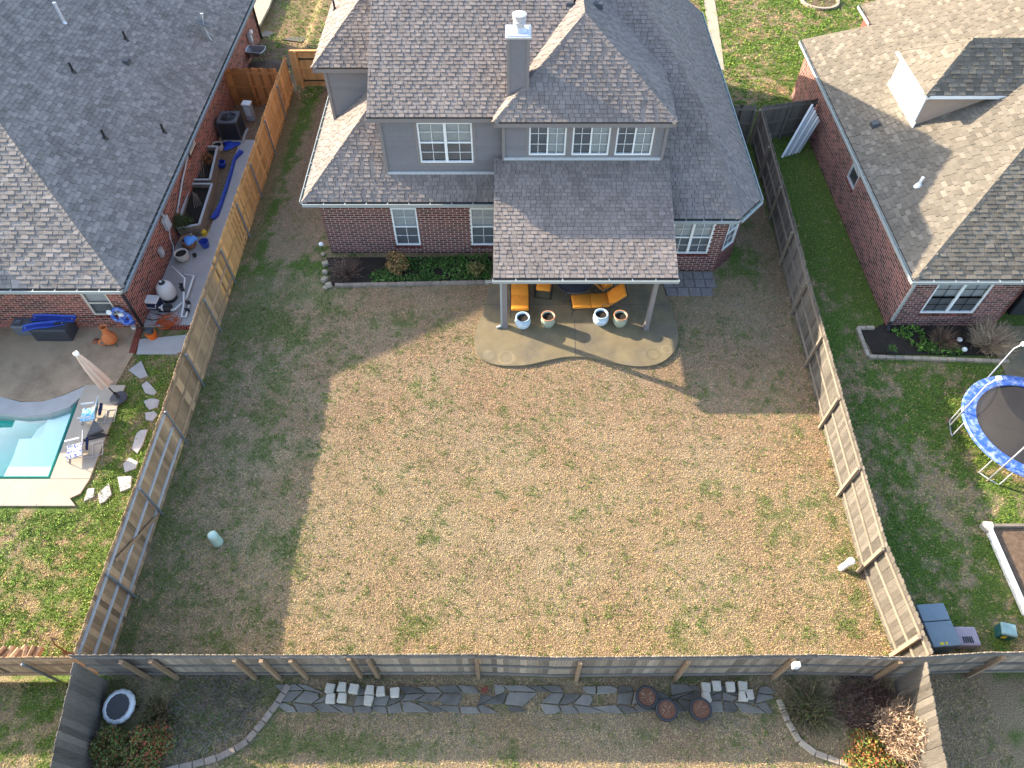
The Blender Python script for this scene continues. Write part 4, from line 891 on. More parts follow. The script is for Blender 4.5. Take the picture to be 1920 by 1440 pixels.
def shrub(label, c, r, h, leaves, size, cols, stems=30, scols=BROWN, cat='shrub', name='shrub', group=None, shell=.35, flat=.6, aspect=.55, clumps=0):
    c = Vector(c); t = thing(name, label, cat, c, 0, group)
    if leaves:
        if clumps:
            pos = []
            for k in range(clumps):
                d = RNG.normal(0, 1, 3); d /= np.linalg.norm(d); d[2] = abs(d[2]); cc = d * [r * .72, r * .72, h * .75] * RNG.uniform(.5, 1) ; col = k
                pos.append(ellip(leaves // clumps, cc, (r * .36, r * .36, h * .28), shell=.2))
            pos = np.concatenate(pos)
        else: pos = ellip(leaves, (0, 0, h * .12), (r, r, h * .88), shell=shell)
        pos[:, 2] = np.maximum(pos[:, 2], .02)
        ob('foliage', leafmesh('foliage', pos, size, cols, flat, aspect), m_leaf, t)
    if stems: ob('stem', twigmesh('stem', stems, (0, 0, 0), r * .85, h * .85, scols), m_twig, t)
    return t
# flower bed along the back wall
b = B(); BED = gp([(612, 484), (622, 536), (770, 531), (917, 527), (922, 482)]); b.prism([(p[0], p[1]) for p in BED], -.05, .03); struct('flower_bed_soil', b, m_soil)
t = thing('bed_edging', 'low row of brown edging blocks in front of the flower bed', 'edging', G(770, 534)); x = 628
while x < 916:
    yy = 537 - (x - 628) / 290 * 6; p = G(x + 9, yy); b = B(); b.box((p.x, p.y, .05), (.32, .14, .13), Matrix.Rotation(random.uniform(-.04, .04), 3, 'Z')); ob('edging_block', b, m_edge if x < 905 else m_block, t, True, bevel=.012); x += 16.5
for i, (x, y, s, l) in enumerate(((606, 478, .16, 'round pale stone at the house corner end of the flower bed'), (611, 497, .26, 'beige rubble stone above the two middle stones by the bed'), (610, 512, .22, 'flat beige rubble stone in the middle of the stone line by the bed'), (609, 527, .27, 'cream cut stone standing near the lower bed corner'), (617, 537, .26, 'tilted tan cut stone at the lower left bed corner'), (610, 541, .17, 'smallest cream stone at the lower left bed corner'))):
    p = G(x, y); b = B(); b.box((0, 0, s * .3), (s, s * .8, s * .62), Matrix.Rotation(random.uniform(0, 3), 3, 'Z') @ Matrix.Rotation(random.uniform(-.2, .2), 3, 'X'), taper=.85); o = ob('rubble_stone', b, m_edgeP, M=Matrix.Translation(p), bevel=.03); tag(o, l, 'stone', 'rubble stones at the bed corner')
g = G(605, 468); t = thing('garden_light', 'small white garden light at the left corner of the brick wall', 'garden light', g); b = B(); b.cyl((0, 0, 0), (0, 0, .25), .015); ob('stake', b, m_black, t); b = B(); b.lathe([(.03, .22), (.09, .26), (.09, .31), (.0, .36)], n=12); ob('lamp_head', b, m_white, t)
shrub('leafless brown twiggy shrub at the left end of the flower bed', G(652, 512), .75, .55, 260, .05, BROWN, 230, [(.16, .10, .075), (.22, .14, .10), (.11, .07, .055)])
NAND = [(.10, .13, .035), (.16, .11, .04), (.40, .20, .08), (.50, .27, .11), (.14, .08, .035)]
shrub('orange and bronze leafed shrub in front of the left ground floor window', G(745, 505), .52, 1.05, 2200, .075, NAND, 40, clumps=16)
shrub('green and bronze shrub beside the patio roof edge', G(893, 512), .42, .75, 1300, .07, [(.10, .15, .035), (.16, .12, .04), (.07, .10, .025), (.30, .20, .08)], 26, clumps=10)
def cover(label, poly, n, size, cols, h=.10, name='ground_cover', z=0):
    P = np.array([(p[0], p[1]) for p in poly]); lo, hi = P.min(0), P.max(0); xy = RNG.uniform(lo, hi, (n * 2, 2)); xy = xy[inpoly(xy[:, 0], xy[:, 1], P)][:n]
    k = fbm(xy[:, 0] * 2.5, xy[:, 1] * 2.5, 41); xy = xy[k > .38]; pos = np.column_stack([xy, z + RNG.uniform(.02, h, len(xy))])
    o = ob(name, leafmesh(name, pos, size, cols, .7, .6), m_leaf); o['kind'] = 'stuff'; tag(o, label, 'ground cover'); return o
GREEN = [(.05, .12, .02), (.085, .17, .03), (.04, .08, .018), (.10, .13, .04)]
cover('lush green ground cover between the shrubs in the flower bed', gp([(690, 520), (760, 488), (925, 480), (918, 526), (700, 532)]), 5200, .085, GREEN, .16)
# ------------------------------------------------------------------ left lot: pool, decks
GL = lambda x, y, dz=0: G(x, y, ZL + dz)
gpl = lambda L_, dz=0: [(GL(x, y, dz).x, GL(x, y, dz).y) for x, y in L_]
struct('tan_patio', B().prism(gpl([(-420, 615), (262, 611), (262, 640), (216, 724), (160, 722), (120, 740), (80, 753), (40, 753), (0, 744), (-200, 700), (-420, 690)], .03), ZL - .1, ZL + .03), m_tanp)
cop = [(-420, 705), (-200, 735), (0, 744), (40, 754), (80, 753), (120, 741), (160, 723), (150, 745), (130, 763), (92, 776), (45, 780), (0, 775), (-200, 768), (-420, 742)]
struct('pool_coping', B().prism(gpl(cop, .05), ZL - .4, ZL + .05), m_concP)
b = B(); b.prism(gpl([(160, 722), (235, 722), (168, 897), (94, 897), (112, 850), (150, 745)], .06), ZL - .4, ZL + .06); b.prism(gpl([(94, 897.5), (168, 897.5), (150, 925), (128, 935), (105, 905)], .06), ZL - .4, ZL + .056); struct('pool_deck', b, m_deckc)
b = B(); b.prism(gpl([(-440, 898), (104, 898), (141, 948), (-440, 948)], .06), ZL - .4, ZL + .06); struct('pool_deck', b, m_deckc)
b = B(); b.prism(gpl([(104.5, 899), (165, 899), (143, 950)], -.06), ZL - .4, ZL - .06); b.prism(gpl([(-440, 948), (141, 948), (138, 958), (-440, 958)], -.12), ZL - .4, ZL - .12); struct('pool_step', b, m_deckc)
for x, y in ((6, 945), (68, 946)): struct('deck_anchor', B().lathe([(.02, 0), (.0, .006)], GL(x, y, .062), 8), m_black)
m_pool = mat('pool_plaster', (.07, .50, .45), .06, 2, .8, 0)
b = B(); P_ = [(p[0], p[1]) for p in POOLXY]
b.prism(P_, ZL - 1.6, ZL - 1.55); struct('pool_floor', b, m_pool)
b = B()
for i in range(len(P_)): a, c = P_[i], P_[(i + 1) % len(P_)]; b.poly([(a[0], a[1], ZL - 1.6), (c[0], c[1], ZL - 1.6), (c[0], c[1], ZL + .02), (a[0], a[1], ZL + .02)])
struct('pool_wall', b, m_pool)
m_ledge = mat('pool_ledge_plaster', (.55, .70, .66), .04, 4, .8, 0)
b = B(); b.prism(gpl([(147, 750), (112, 850), (93, 896), (4, 896), (22, 858), (35, 822), (75, 820), (88, 785)], -.2), ZL - 1.5, ZL - .24); b.prism(gpl([(88, 783), (74, 821), (52, 821), (66, 800)], -.3), ZL - 1.5, ZL - .45); struct('pool_ledge', b, m_ledge)
wm = bpy.data.materials.new('pool_water'); wm.use_nodes = True; n_ = wm.node_tree.nodes; l_ = wm.node_tree.links; n_.remove(n_['Principled BSDF'])
tr = n_.new('ShaderNodeBsdfTransparent'); tr.inputs[0].default_value = (.86, .99, .98, 1); gl = n_.new('ShaderNodeBsdfGlossy'); gl.inputs['Roughness'].default_value = .03; fr = n_.new('ShaderNodeFresnel'); fr.inputs[0].default_value = 1.33
bp = n_.new('ShaderNodeBump'); bp.inputs['Strength'].default_value = .4; nz = n_.new('ShaderNodeTexNoise'); nz.inputs['Scale'].default_value = 7; l_.new(nz.outputs['Fac'], bp.inputs['Height']); l_.new(bp.outputs[0], gl.inputs['Normal']); l_.new(bp.outputs[0], fr.inputs['Normal'])
mx = n_.new('ShaderNodeMixShader'); l_.new(fr.outputs[0], mx.inputs[0]); l_.new(tr.outputs[0], mx.inputs[1]); l_.new(gl.outputs[0], mx.inputs[2])
l_.new(mx.outputs[0], n_['Material Output'].inputs[0]); None
struct('pool_water', B().poly([(p[0], p[1], ZL - .12) for p in POOLXY]), wm)
# side concrete, brick band
struct('walkway', B().prism(gpl([(268, 612), (332, 438), (392, 434), (424, 345), (450, 262), (545, 262), (410, 612)], .03), ZL - .1, ZL + .03), m_concP)
struct('walkway', B().prism(gpl([(262, 636), (410, 622), (330, 664), (256, 664)], .03), ZL - .1, ZL + .034), m_concP)
t = thing('brick_border', 'band of dark red bricks edging the pale concrete pad', 'edging', GL(255, 640)); 
for i in range(13):
    p = GL(262 - i * 1.15, 617 + i * 3.6, .03); b = B(); b.box((p.x, p.y, ZL + .03), (.22, .085, .05)); ob('border_brick', b, m_brL, t, True, bevel=.004)
for i in range(9): p = GL(312 + i * 5.2, 614, .03); b = B(); b.box((p.x, p.y, ZL + .03), (.07, .2, .05)); ob('border_brick', b, m_brL, t, True, bevel=.004)
def flag(pts, dz, m, label=None, group=None, zz=None, th=.05, parent=None, name='flagstone'):
    P_ = gpl(pts, dz) if zz is None else gp(pts, zz); z0 = ZL if zz is None else 0; c = Vector((sum(p[0] for p in P_) / len(P_), sum(p[1] for p in P_) / len(P_), z0))
    b = B(); b.prism([(p[0] - c.x, p[1] - c.y) for p in P_], -.02, th, shrink=.03); o = ob(name, b, m, parent, parent is not None, Matrix.Translation(c), bevel=.01)
    if label: tag(o, label, 'flagstone', group)
    return o
FS = [([(241, 694), (265, 676), (278, 706), (262, 710)], 'kite shaped grey flagstone nearest the pale concrete pad'), ([(265, 722), (276, 714), (295, 735), (288, 742), (272, 737)], 'grey flagstone right of the umbrella base'), ([(269, 752), (285, 746), (300, 750), (296, 764), (280, 769), (274, 762)], 'rounded grey flagstone with a lit edge by the fence middle'), ([(272, 774), (290, 771), (296, 778), (286, 790), (273, 787)], 'small grey flagstone just below the rounded one'),
      ([(256, 812), (265, 806), (278, 805), (268, 834), (258, 851), (247, 842)], 'long pale flagstone half in shade beside the fence'), ([(231, 870), (243, 858), (260, 866), (255, 879), (234, 886)], 'pale five sided flagstone below the long one'), ([(220, 894), (248, 892), (246, 915), (226, 923)], 'broken pale flagstone against the fence foot'), ([(184, 926), (205, 906), (210, 927), (196, 942), (187, 945)], 'sunlit diamond shaped flagstone in the grass'), ([(157, 941), (165, 916), (178, 915), (176, 932)], 'sunlit flagstone beside the pool step corner')]
for p, l in FS: flag(p, .03, m_stoneL, l, 'flagstones in the pool yard grass')
for p, l in (([(483, 68), (497, 57), (514, 62), (505, 70)], 'flat grey stone in the far grass nearest the driveway'), ([(530, 75), (545, 69), (578, 70), (580, 78), (562, 79)], 'long flat grey stone in the far grass above the gate')): flag(p, .03, m_stone, l, 'flat stones in the far grass')
# umbrella
g = GL(223, 747, .06); t = thing('closed_umbrella', 'folded beige patio umbrella leaning in a round dark base by the pool', 'umbrella', g)
tp = GL(165, 662, 0); ax = Vector((-.38, .12, 2.32)); 
b = B(); b.lathe([(.0, 0), (.27, 0), (.28, .03), (.22, .06), (.06, .09), (.05, .30)], n=26); ob('base', b, m_grey, t, smooth=False)
b = B(); b.cyl((0, 0, .05), ax, .022, n=8); ob('pole', b, m_black, t)
dirn = ax.normalized(); MM = Vector((0, 0, 1)).rotation_difference(dirn).to_matrix()
b = B(); b.lathe([(.20, .75), (.19, .85), (.17, 1.2), (.13, 1.7), (.075, 2.1), (.055, 2.22)], n=32, wob=lambda a: 1 + .32 * math.sin(a * 6), M=MM); ob('canopy', b, mat('beige_fabric', (.52, .40, .32), .1, 6, .9, .1, 80), t, smooth=True)
b = B(); b.lathe([(.07, 2.2), (.085, 2.24), (.075, 2.31), (.0, 2.33)], n=16, M=MM); ob('finial', b, m_white, t)
def beach_chair(label, loc, rz, fm, pat):
    t = thing('beach_chair', label, 'folding chair', loc, rz, 'low beach chairs on the pool deck')
    b = B(); b.box((0, 0, .22), (.48, .46, .025), Matrix.Rotation(.1, 3, 'X')); ob('seat', b, pat, t)
    M = Matrix.Rotation(rad(-24), 3, 'X'); b = B(); b.box((0, .36, .48), (.48, .025, .58), M); ob('backrest', b, pat, t)
    f = B()
    for x in (-.25, .25):
        f.tube([(x, -.26, .02), (x, -.24, .20), (x, .24, .22), (x, .50, .80)], .014); f.tube([(x, -.2, .24), (x, .45, .02)], .014)
    f.tube([(-.25, .50, .80), (.25, .50, .80)], .014); f.tube([(-.25, .45, .02), (.25, .45, .02)], .014); f.tube([(-.25, -.26, .02), (.25, -.26, .02)], .014); f.tube([(-.25, .45, .02), (-.25, .75, .02), (.25, .75, .02), (.25, .45, .02)], .012); ob('frame', f, fm, t)
    for x in (-.28, .28): a = B(); a.box((x, .02, .44), (.06, .44, .03)); a.tube([(x, -.15, .22), (x, -.18, .43)], .012); ob('armrest', a, fm, t, bevel=.008)
    b = B(); b.box((0, .46, .42), (.34, .08, .26), M); ob('storage_pouch', b, mat('navy_fabric', (.02, .03, .10), .2, 6, .9, .1, 60), t, bevel=.02)
beach_chair('low folding chair with turquoise patterned seat in the shade of the pool deck', GL(172, 784, .06), rad(-82), m_lgrey, mat('turquoise_pattern', (.10, .36, .62), .1, 6, .8, 0, col2=(.62, .72, .78), c2scale=14, c2lo=.5, c2hi=.56))
beach_chair('low folding chair with navy and white stripes in the sun', GL(146, 852, .06), rad(-72), m_lgrey, mat('navy_stripe', (.03, .05, .28), .1, 6, .8, 0, col2=(.70, .72, .76), c2scale=16, c2lo=.49, c2hi=.53))
g = GL(182, 818, .06); t = thing('umbrella_weight', 'toppled pair of black triangular umbrella base weights on the pool deck', 'umbrella base', g)
b = B(); b.prism([(-.42, -.22), (.42, .02), (-.05, .16)], 0, .07); ob('flat_weight', b, m_blackp, t, bevel=.015)
b = B(); vs = [(-.22, -.02, .07), (.02, .12, .07), (.30, .16, .34), (-.10, .40, .42)]; b.add([(-.25, -.08, .07), (.30, .06, .20), (-.08, .38, .30), (-.25, -.05, .13), (.30, .09, .26), (-.08, .41, .36)], [(3, 4, 5), (2, 1, 0), (0, 1, 4, 3), (1, 2, 5, 4), (2, 0, 3, 5)]); ob('tilted_weight', b, m_grey, t)
# storage boxes, lids, chiminea
def deckbox(label, p0, w, d, h, m):
    t = thing('storage_box', label, 'storage box', p0, 0, 'deck storage boxes along the red brick wall')
    b = B(); b.box((w / 2, d / 2, h * .44), (w * .96, d * .94, h * .86)); ob('body', b, m, t, bevel=.02)
    b = B(); b.box((w / 2, d / 2, h * .93), (w, d, h * .14), taper=.97); ob('lid', b, m, t, bevel=.025)
    k = int(w / .06)
    for i in range(k): b = B(); b.box((w * .04 + w * .92 * (i + .5) / k, d * .025, h * .42), (w * .92 / k * .55, .02, h * .7)); ob('slat', b, m, t)
g = GL(68, 641, .03); deckbox('larger dark grey deck box in front of the brick wall', g, 1.32, .62, .62, m_grey)
g = GL(32, 630, .03); deckbox('smaller grey deck box left of the larger one', g, .85, .5, .5, mat('mid_grey_plastic', (.16, .165, .18), .12, 6, .6, .1, 60, .3))
g = GL(33, 612, .53); t = thing('metal_bowl', 'shallow metal bowl on the smaller deck box', 'bowl', GL(33, 607, .55)); b = B(); b.lathe([(.0, 0), (.09, 0), (.14, .05), (.15, .06), (.13, .05), (.08, .012), (.0, .012)], n=18); ob('bowl', b, m_galv, t, smooth=True)
def slide(label, a, c, w, zz, amp):
    a, c = GL(*a, zz), GL(*c, zz); d = c - a; L = d.length; t = thing('plastic_slide', label, 'plastic panel', (a + c) / 2, math.atan2(d.y, d.x), 'blue plastic panels on the deck boxes'); b = B(); n = 14; vs = []
    for i in range(n + 1):
        x = -L / 2 + L * i / n; zt = amp * math.sin(i / n * 5.5)
        vs += [(x, -w / 2, zt + .05), (x, -w / 2 + .04, zt), (x, w / 2 - .04, zt), (x, w / 2, zt + .05), (x, w / 2, zt - .03), (x, -w / 2, zt - .03)]
    fs = [(6 * i + k, 6 * i + (k + 1) % 6, 6 * i + 6 + (k + 1) % 6, 6 * i + 6 + k) for i in range(n) for k in range(6)] + [tuple(range(5, -1, -1)), tuple(range(6 * n, 6 * n + 6))]
    ob('panel', B().add(vs, fs), m_bluepl, t, smooth=False)
    for x in (-L / 2 + .1, L / 2 - .1): ob('bolt', B().lathe([(.025, 0), (.02, .015), (.0, .02)], (x, 0, amp * math.sin((x / L + .5) * 5.5) + .005), 8), m_lgrey, t)
slide('blue plastic slide panel at the back of the deck box top', (60, 596), (140, 597), .26, .68, .02); slide('wavy blue plastic slide panel lying across both deck boxes', (42, 617), (121, 603), .24, .68, .04)
g = GL(212, 645, .03); t = thing('chiminea', 'orange clay chiminea on a black stand with its round lid beside it', 'chiminea', g)
MM = Matrix.Rotation(rad(4), 3, 'Y'); b = B(); b.lathe([(.05, .10), (.16, .13), (.235, .24), (.25, .34), (.22, .46), (.14, .56), (.105, .64), (.10, .85), (.125, .90), (.13, .93), (.105, .93), (.085, .88), (.08, .7)], n=26, M=MM); ob('body', b, m_terra, t, smooth=True)
b = B(); M2 = Matrix.Rotation(rad(75), 3, 'X') @ Matrix.Rotation(0, 3, 'Z'); b.lathe([(.13, -.03), (.15, 0), (.13, .03), (.09, .03)], (-.17, -.16, .30), 16, M=Matrix.Rotation(rad(-60), 3, 'Z') @ Matrix.Rotation(rad(90), 3, 'Y')); ob('mouth', b, m_terra, t, smooth=True)
b = B(); b.lathe([(.16, .12), (.17, .12)], n=16); b.lathe([(.165, .108), (.175, .12), (.165, .132), (.155, .12), (.165, .108)], n=20); ob('ring', b, m_black, t)
for i in range(3): a = rad(90 + 120 * i); l = B(); l.tube([(.165 * math.cos(a), .165 * math.sin(a), .13), (.25 * math.cos(a), .25 * math.sin(a), 0)], .012); ob('leg', l, m_black, t)
b = B(); b.lathe([(.0, 0), (.12, 0), (.13, .02), (.10, .05), (.0, .07)], n=18); tag(ob('clay_lid', b, mat('brown_clay', (.26, .10, .055), .2, 8, .8, .1, 50), M=Matrix.Translation(GL(180, 640, .03)), smooth=True), 'round brown clay lid lying on the tan patio left of the chiminea', 'lid')
g = GL(234, 607); t = thing('pool_floats', 'bundle of blue and white pool floats hanging on the brick house corner', 'pool float', (wx - .35, wy - .22, ZL + .62))
b = B(); 
for k, (x, zz, rr) in enumerate(((-.05, .30, .22), (.18, .16, .18))): b.lathe([(rr + .07 * math.cos(a), .07 * math.sin(a)) for a in np.linspace(0, 2 * math.pi, 11)], (x, -.06 * k, zz), 20, M=Matrix.Rotation(rad(65), 3, 'X'))
ob('ring_float', b, m_royal, t, smooth=True); b = B(); b.box((.22, -.05, .02), (.38, .10, .16), Matrix.Rotation(.3, 3, 'Y')); ob('folded_float', b, m_bluepl, t, bevel=.04, smooth=True); b = B(); b.lathe([(.09, -.02), (.10, .0), (.09, .02), (.04, .02), (.0, .0)], (-.28, -.05, .48), 14, M=Matrix.Rotation(rad(70), 3, 'X')); b.box((.12, -.1, .42), (.16, .06, .12)); ob('white_float', b, m_white, t)
g = GL(252, 612); t = thing('outlet_box', 'small white outlet box on the ground at the house corner', 'outlet box', GL(252, 616, .03)); b = B(); b.box((0, 0, .06), (.13, .11, .12)); ob('body', b, m_white, t, bevel=.01); b = B(); b.box((0, 0, .125), (.145, .125, .015)); ob('lid', b, m_lgrey, t)
# ---- side strip equipment
g = GL(320, 560, .03); t = thing('pool_filter', 'white sand filter tank with black valve head on a dark base', 'pool filter', g)
b = B(); b.lathe([(.24, 0), (.26, .02), (.25, .12), (.20, .16)], n=24); ob('base', b, m_blackp, t, smooth=False)
b = B(); b.lathe([(.20, .10), (.29, .20), (.31, .32), (.31, .50), (.29, .64), (.22, .76), (.12, .82), (.0, .84)], n=30); ob('tank', b, mat('offwhite_tank', (.58, .57, .55), .05, 4, .5, .05, 40), t, smooth=True)
b = B(); b.lathe([(.11, .80), (.12, .84), (.08, .88), (.05, .95), (.0, .96)], n=16); b.cyl((0, 0, .92), (.10, -.06, .92), .025); ob('valve', b, m_blackp, t); b = B(); b.lathe([(.05, .955), (.045, .985), (.0, .99)], (.0, -.03, -.03), 14); ob('gauge', b, m_white, t)
t = thing('pool_pipework', 'white plastic pool pipes and black valves beside the filter tank', 'pipes', GL(345, 570, .03))
pp = lambda L_: [GL(x, y, .03) + Vector((0, 0, h)) for x, y, h in L_]
for L_ in ([(327, 510, .30), (352, 533, .30), (350, 552, .30)], [(348, 520, .15), (366, 523, .15), (357, 550, .15), (352, 566, .15)], [(351, 560, .35), (348, 580, .2), (342, 596, .08), (350, 597, .08), (357, 570, .08)], [(320, 585, .1), (330, 584, .12), (345, 572, .14)]): ob('pipe', B().tube(pp(L_), .035, 8), m_white, t, True, smooth=True)
for x, y, h in ((346, 545, .28), (347, 552, .30), (355, 572, .12), (353, 585, .1)): b = B(); c = GL(x, y, .03) + Vector((0, 0, h)); b.lathe([(.0, -.07), (.07, -.07), (.08, 0), (.06, .07), (.0, .08)], c, 12); b.bar(c + Vector((-.09, 0, .08)), c + Vector((.09, 0, .08)), .03, .03); ob('valve', b, m_blackp, t, True)
t = thing('pool_pump', 'black pool pump with pale band in front of the filter tank', 'pump', GL(312, 582, .03)); b = B(); b.cyl((-.24, 0, .14), (.02, 0, .14), .11, n=16); b.cyl((.02, 0, .14), (.22, 0, .15), .13, n=16); b.cyl((.16, 0, .15), (.16, 0, .30), .10, n=16); ob('body', b, m_blackp, t); b = B(); b.cyl((-.10, 0, .14), (-.04, 0, .14), .115, n=16); b.box((-.1, -.08, .24), (.12, .05, .03)); ob('label_band', b, m_white, t); b = B(); b.box((-.05, 0, .02), (.4, .2, .04)); ob('foot', b, m_blackp, t)
g = GL(290, 580, .03); t = thing('ice_chest', 'dark blue cooler with white lid against the red brick wall', 'cooler', g, rad(-4)); b = B(); b.box((0, .12, .19), (.44, .34, .36), taper=1.05); ob('body', b, mat('navy_plastic', (.03, .04, .09), .1, 5, .5, .05, 40), t, bevel=.02); b = B(); b.box((0, .12, .41), (.48, .38, .09), taper=.94); ob('lid', b, m_white, t, bevel=.02); b = B(); b.tube([(-.20, -.08, .34), (-.18, -.14, .22), (.18, -.14, .22), (.20, -.08, .34)], .012); ob('handle', b, m_white, t)
t = thing('black_hose', 'thin black hose looping on the concrete by the pump', 'hose', GL(290, 595, .04)); b = B(); b.tube([Vector((.30 * math.cos(a), .14 * math.sin(a), .02)) for a in np.linspace(-3.0, 1.6, 24)], .014); ob('coil', b, m_black, t, smooth=True)
g = GL(287, 632, .035); t = thing('orange_bucket', 'orange bucket vacuum with dark motor lid beside the brick border', 'bucket', g); b = B(); b.lathe([(.0, 0), (.15, 0), (.17, .12), (.19, .24), (.18, .25), (.0, .25)], n=22); ob('body', b, mat('orange_plastic', (.62, .13, .015), .1, 5, .5, .03, 40), t, smooth=False); b = B(); b.box((0, 0, .33), (.26, .22, .16), taper=.85); ob('motor', b, m_grey, t, bevel=.03); b = B(); b.tube([(-.1, .05, .30), (-.30, .18, .2), (-.45, .28, .06)], .04, 8); ob('hose', b, m_black, t, smooth=True)
t = thing('extension_cord', 'tangled orange extension cord heaped on the concrete', 'cord', GL(313, 606, .04)); R_ = random.Random(4); pts = []
for i in range(150): a = i * .55; rr = .14 + .10 * math.sin(i * .31) + (.12 if i % 23 < 6 else 0); pts.append((rr * 1.3 * math.cos(a) + .05 * math.sin(i * .07), rr * math.sin(a) + .1 * math.cos(i * .11), .015 + .06 * abs(math.sin(i * .9))))
ob('cable', B().tube(pts, .010, 5), mat('orange_rubber', (.52, .10, .02), .1, 5, .6, 0), t, smooth=True)
b = B(); b.tube([GL(305 + 28 * math.cos(a) + 8 * math.cos(2.3 * a), 596 + 12 * math.sin(1.0 * a) + 7 * math.sin(3 * a), .045) for a in np.linspace(0, 9, 70)], .007, 5); tag(ob('power_cord', b, mat('red_rubber', (.40, .05, .03), .1, 5, .6, 0), smooth=True), 'thin loose red cord looping over the concrete', 'cord')
# wall boxes
t = thing('electrical_panel', 'grey electrical panel box with conduit on the red brick side wall', 'electrical box', (wx + .06, GL(282, 470).y + .25, .85)); b = B(); b.box((.03, 0, .0), (.14, .36, .5)); ob('box', b, m_lgrey, t, bevel=.01); b = B(); b.cyl((.03, -.0, .25), (.03, 0, .95), .022); b.tube([(.03, 0, -.25), (.03, -.25, -.55), (.03, -.3, -.9), (.05, -.8, -1.25)], .022); ob('conduit', b, m_lgrey, t)
t = thing('electrical_panel', 'smaller beige switch box below the grey panel on the brick wall', 'electrical box', (wx + .06, GL(292, 505).y + .1, .45)); b = B(); b.box((.02, 0, 0), (.12, .24, .34)); ob('box', b, m_concP, t, bevel=.01); b = B(); b.box((.08, 0, .03), (.01, .18, .2)); ob('door', b, m_lgrey, t)
t = thing('wall_downpipe', 'long pale pipe held on the brick wall above the planter boxes', 'pipe', (wx + .08, GL(318, 390).y, .9)); b = B(); yy = GL(318, 390).y; b.tube([(0, -1.3, -.4), (0, 0, .05), (0, 1.4, .4)], .035, 8); ob('pipe', b, m_lgrey, t, smooth=True); b = B(); b.box((.02, 1.35, .42), (.08, .1, .3)); ob('bracket', b, m_black, t)
t = thing('wall_meter', 'white and grey utility meter on the far end of the brick wall', 'meter', (wx + .08, GL(425, 118).y + .6, .75)); b = B(); b.box((.04, 0, -.1), (.16, .28, .4)); ob('box', b, m_lgrey, t, bevel=.01); b = B(); b.lathe([(.11, 0), (.11, .08), (.07, .12), (.0, .12)], (.12, 0, .18), 14, M=Matrix.Rotation(rad(90), 3, 'Y')); ob('dial', b, m_white, t); b = B(); b.bar((.05, .1, -.3), (.05, .1, -1.2), .05, .05); ob('conduit', b, m_lgrey, t)
# planter boxes
def planter(label, q, h, soilc):
    a, b0, c, d = [GL(x, y, h) for x, y in q]; t = thing('planter_box', label, 'planter box', ((a + c) / 2).to_tuple()[:2] + (ZL,), 0, 'raised wooden planter boxes in the side yard'); cs = [a, b0, c, d]; zc = Vector((0, 0, ZL))
    for i in range(4):
        p, r = Vector((cs[i].x, cs[i].y, 0)), Vector((cs[(i + 1) % 4].x, cs[(i + 1) % 4].y, 0))
        for k in range(3): b = B(); b.bar(p + Vector((0, 0, ZL + .03 + h / 3 * (k + .5))), r + Vector((0, 0, ZL + .03 + h / 3 * (k + .5))), .04, h / 3 - .012); ob('plank', b, m_rail, t, True)
        b = B(); b.bar(p + Vector((0, 0, ZL + h + .04)), r + Vector((0, 0, ZL + h + .04)), .09, .03); ob('cap_board', b, m_lgrey if soilc else m_rail, t, True)
    b = B(); b.prism([(p.x, p.y) for p in cs], ZL + .03, ZL + h * .72, shrink=.02); ob('soil', b, m_soil, t, True); return t
planter('far grey planter box with rust brown dead plants', [(369, 276), (408, 276), (394, 338), (361, 338)], .55, 1); planter('near grey planter box with bare soil and white sticks', [(357, 346), (398, 346), (374, 422), (333, 429)], .55, 1)
shrub('rust brown dead plants drooping in the far planter box', GL(385, 303, .4), .42, .35, 900, .07, [(.22, .09, .035), (.30, .14, .06), (.15, .07, .03)], 40, name='dead_plant', cat='dead plant')
shrub('dark green feathery bush hanging over the corner of the near planter box', GL(344, 424, .42), .42, .55, 2600, .09, [(.06, .085, .03), (.09, .11, .04), (.045, .06, .022)], 30, aspect=.18, flat=.9)
t = thing('garden_sticks', 'thin pale stakes leaning in the near planter box', 'stakes', GL(372, 385, .4)); 
for i in range(5): b = B(); b.tube([(i * .06 - .1, -.2 + .05 * i, 0), (i * .05 - .15, .3 - .04 * i, .45)], .012); ob('stick', b, m_rail, t)
t = thing('garden_sticks', 'weathered sticks leaning in the far planter box', 'stakes', GL(378, 330, .4)); 
for i in range(4): b = B(); b.tube([(i * .08 - .1, -.1, 0), (i * .11 - .25, .45, .5)], .013); ob('stick', b, m_rail, t)
t = thing('garden_tools', 'long handled tools leaning on the brick wall near the dark bush', 'garden tools', GL(305, 450))
for i in range(3): b = B(); b.tube([(.30 + i * .12, -.2 + i * .15, 0), (-.12 + i * .02, .5 + i * .2, 1.15)], .018); ob('tool_handle', b, m_postg, t)
for q, lb, r, h, m in (((345, 487), 'cream pot with dry stalks on the walkway', .26, .36, mat('cream_glaze', (.50, .47, .42), .1, 5, .5, .05, 40)), ((358, 462), 'terracotta pot holding a bright blue bag', .28, .40, mat('brown_pot', (.28, .15, .09), .15, 5, .7, .1, 40)), ((411, 283), 'grey pot beside the air conditioner', .24, .34, mat('grey_pot', (.40, .38, .35), .12, 5, .7, .1, 40)), ((366, 481), 'tiny black pot by the cream pot', .08, .12, m_blackp)):
    pot(lb, GL(q[0], q[1], .03), r, h, m, m, group='pots in the left side yard', belly=1.0)
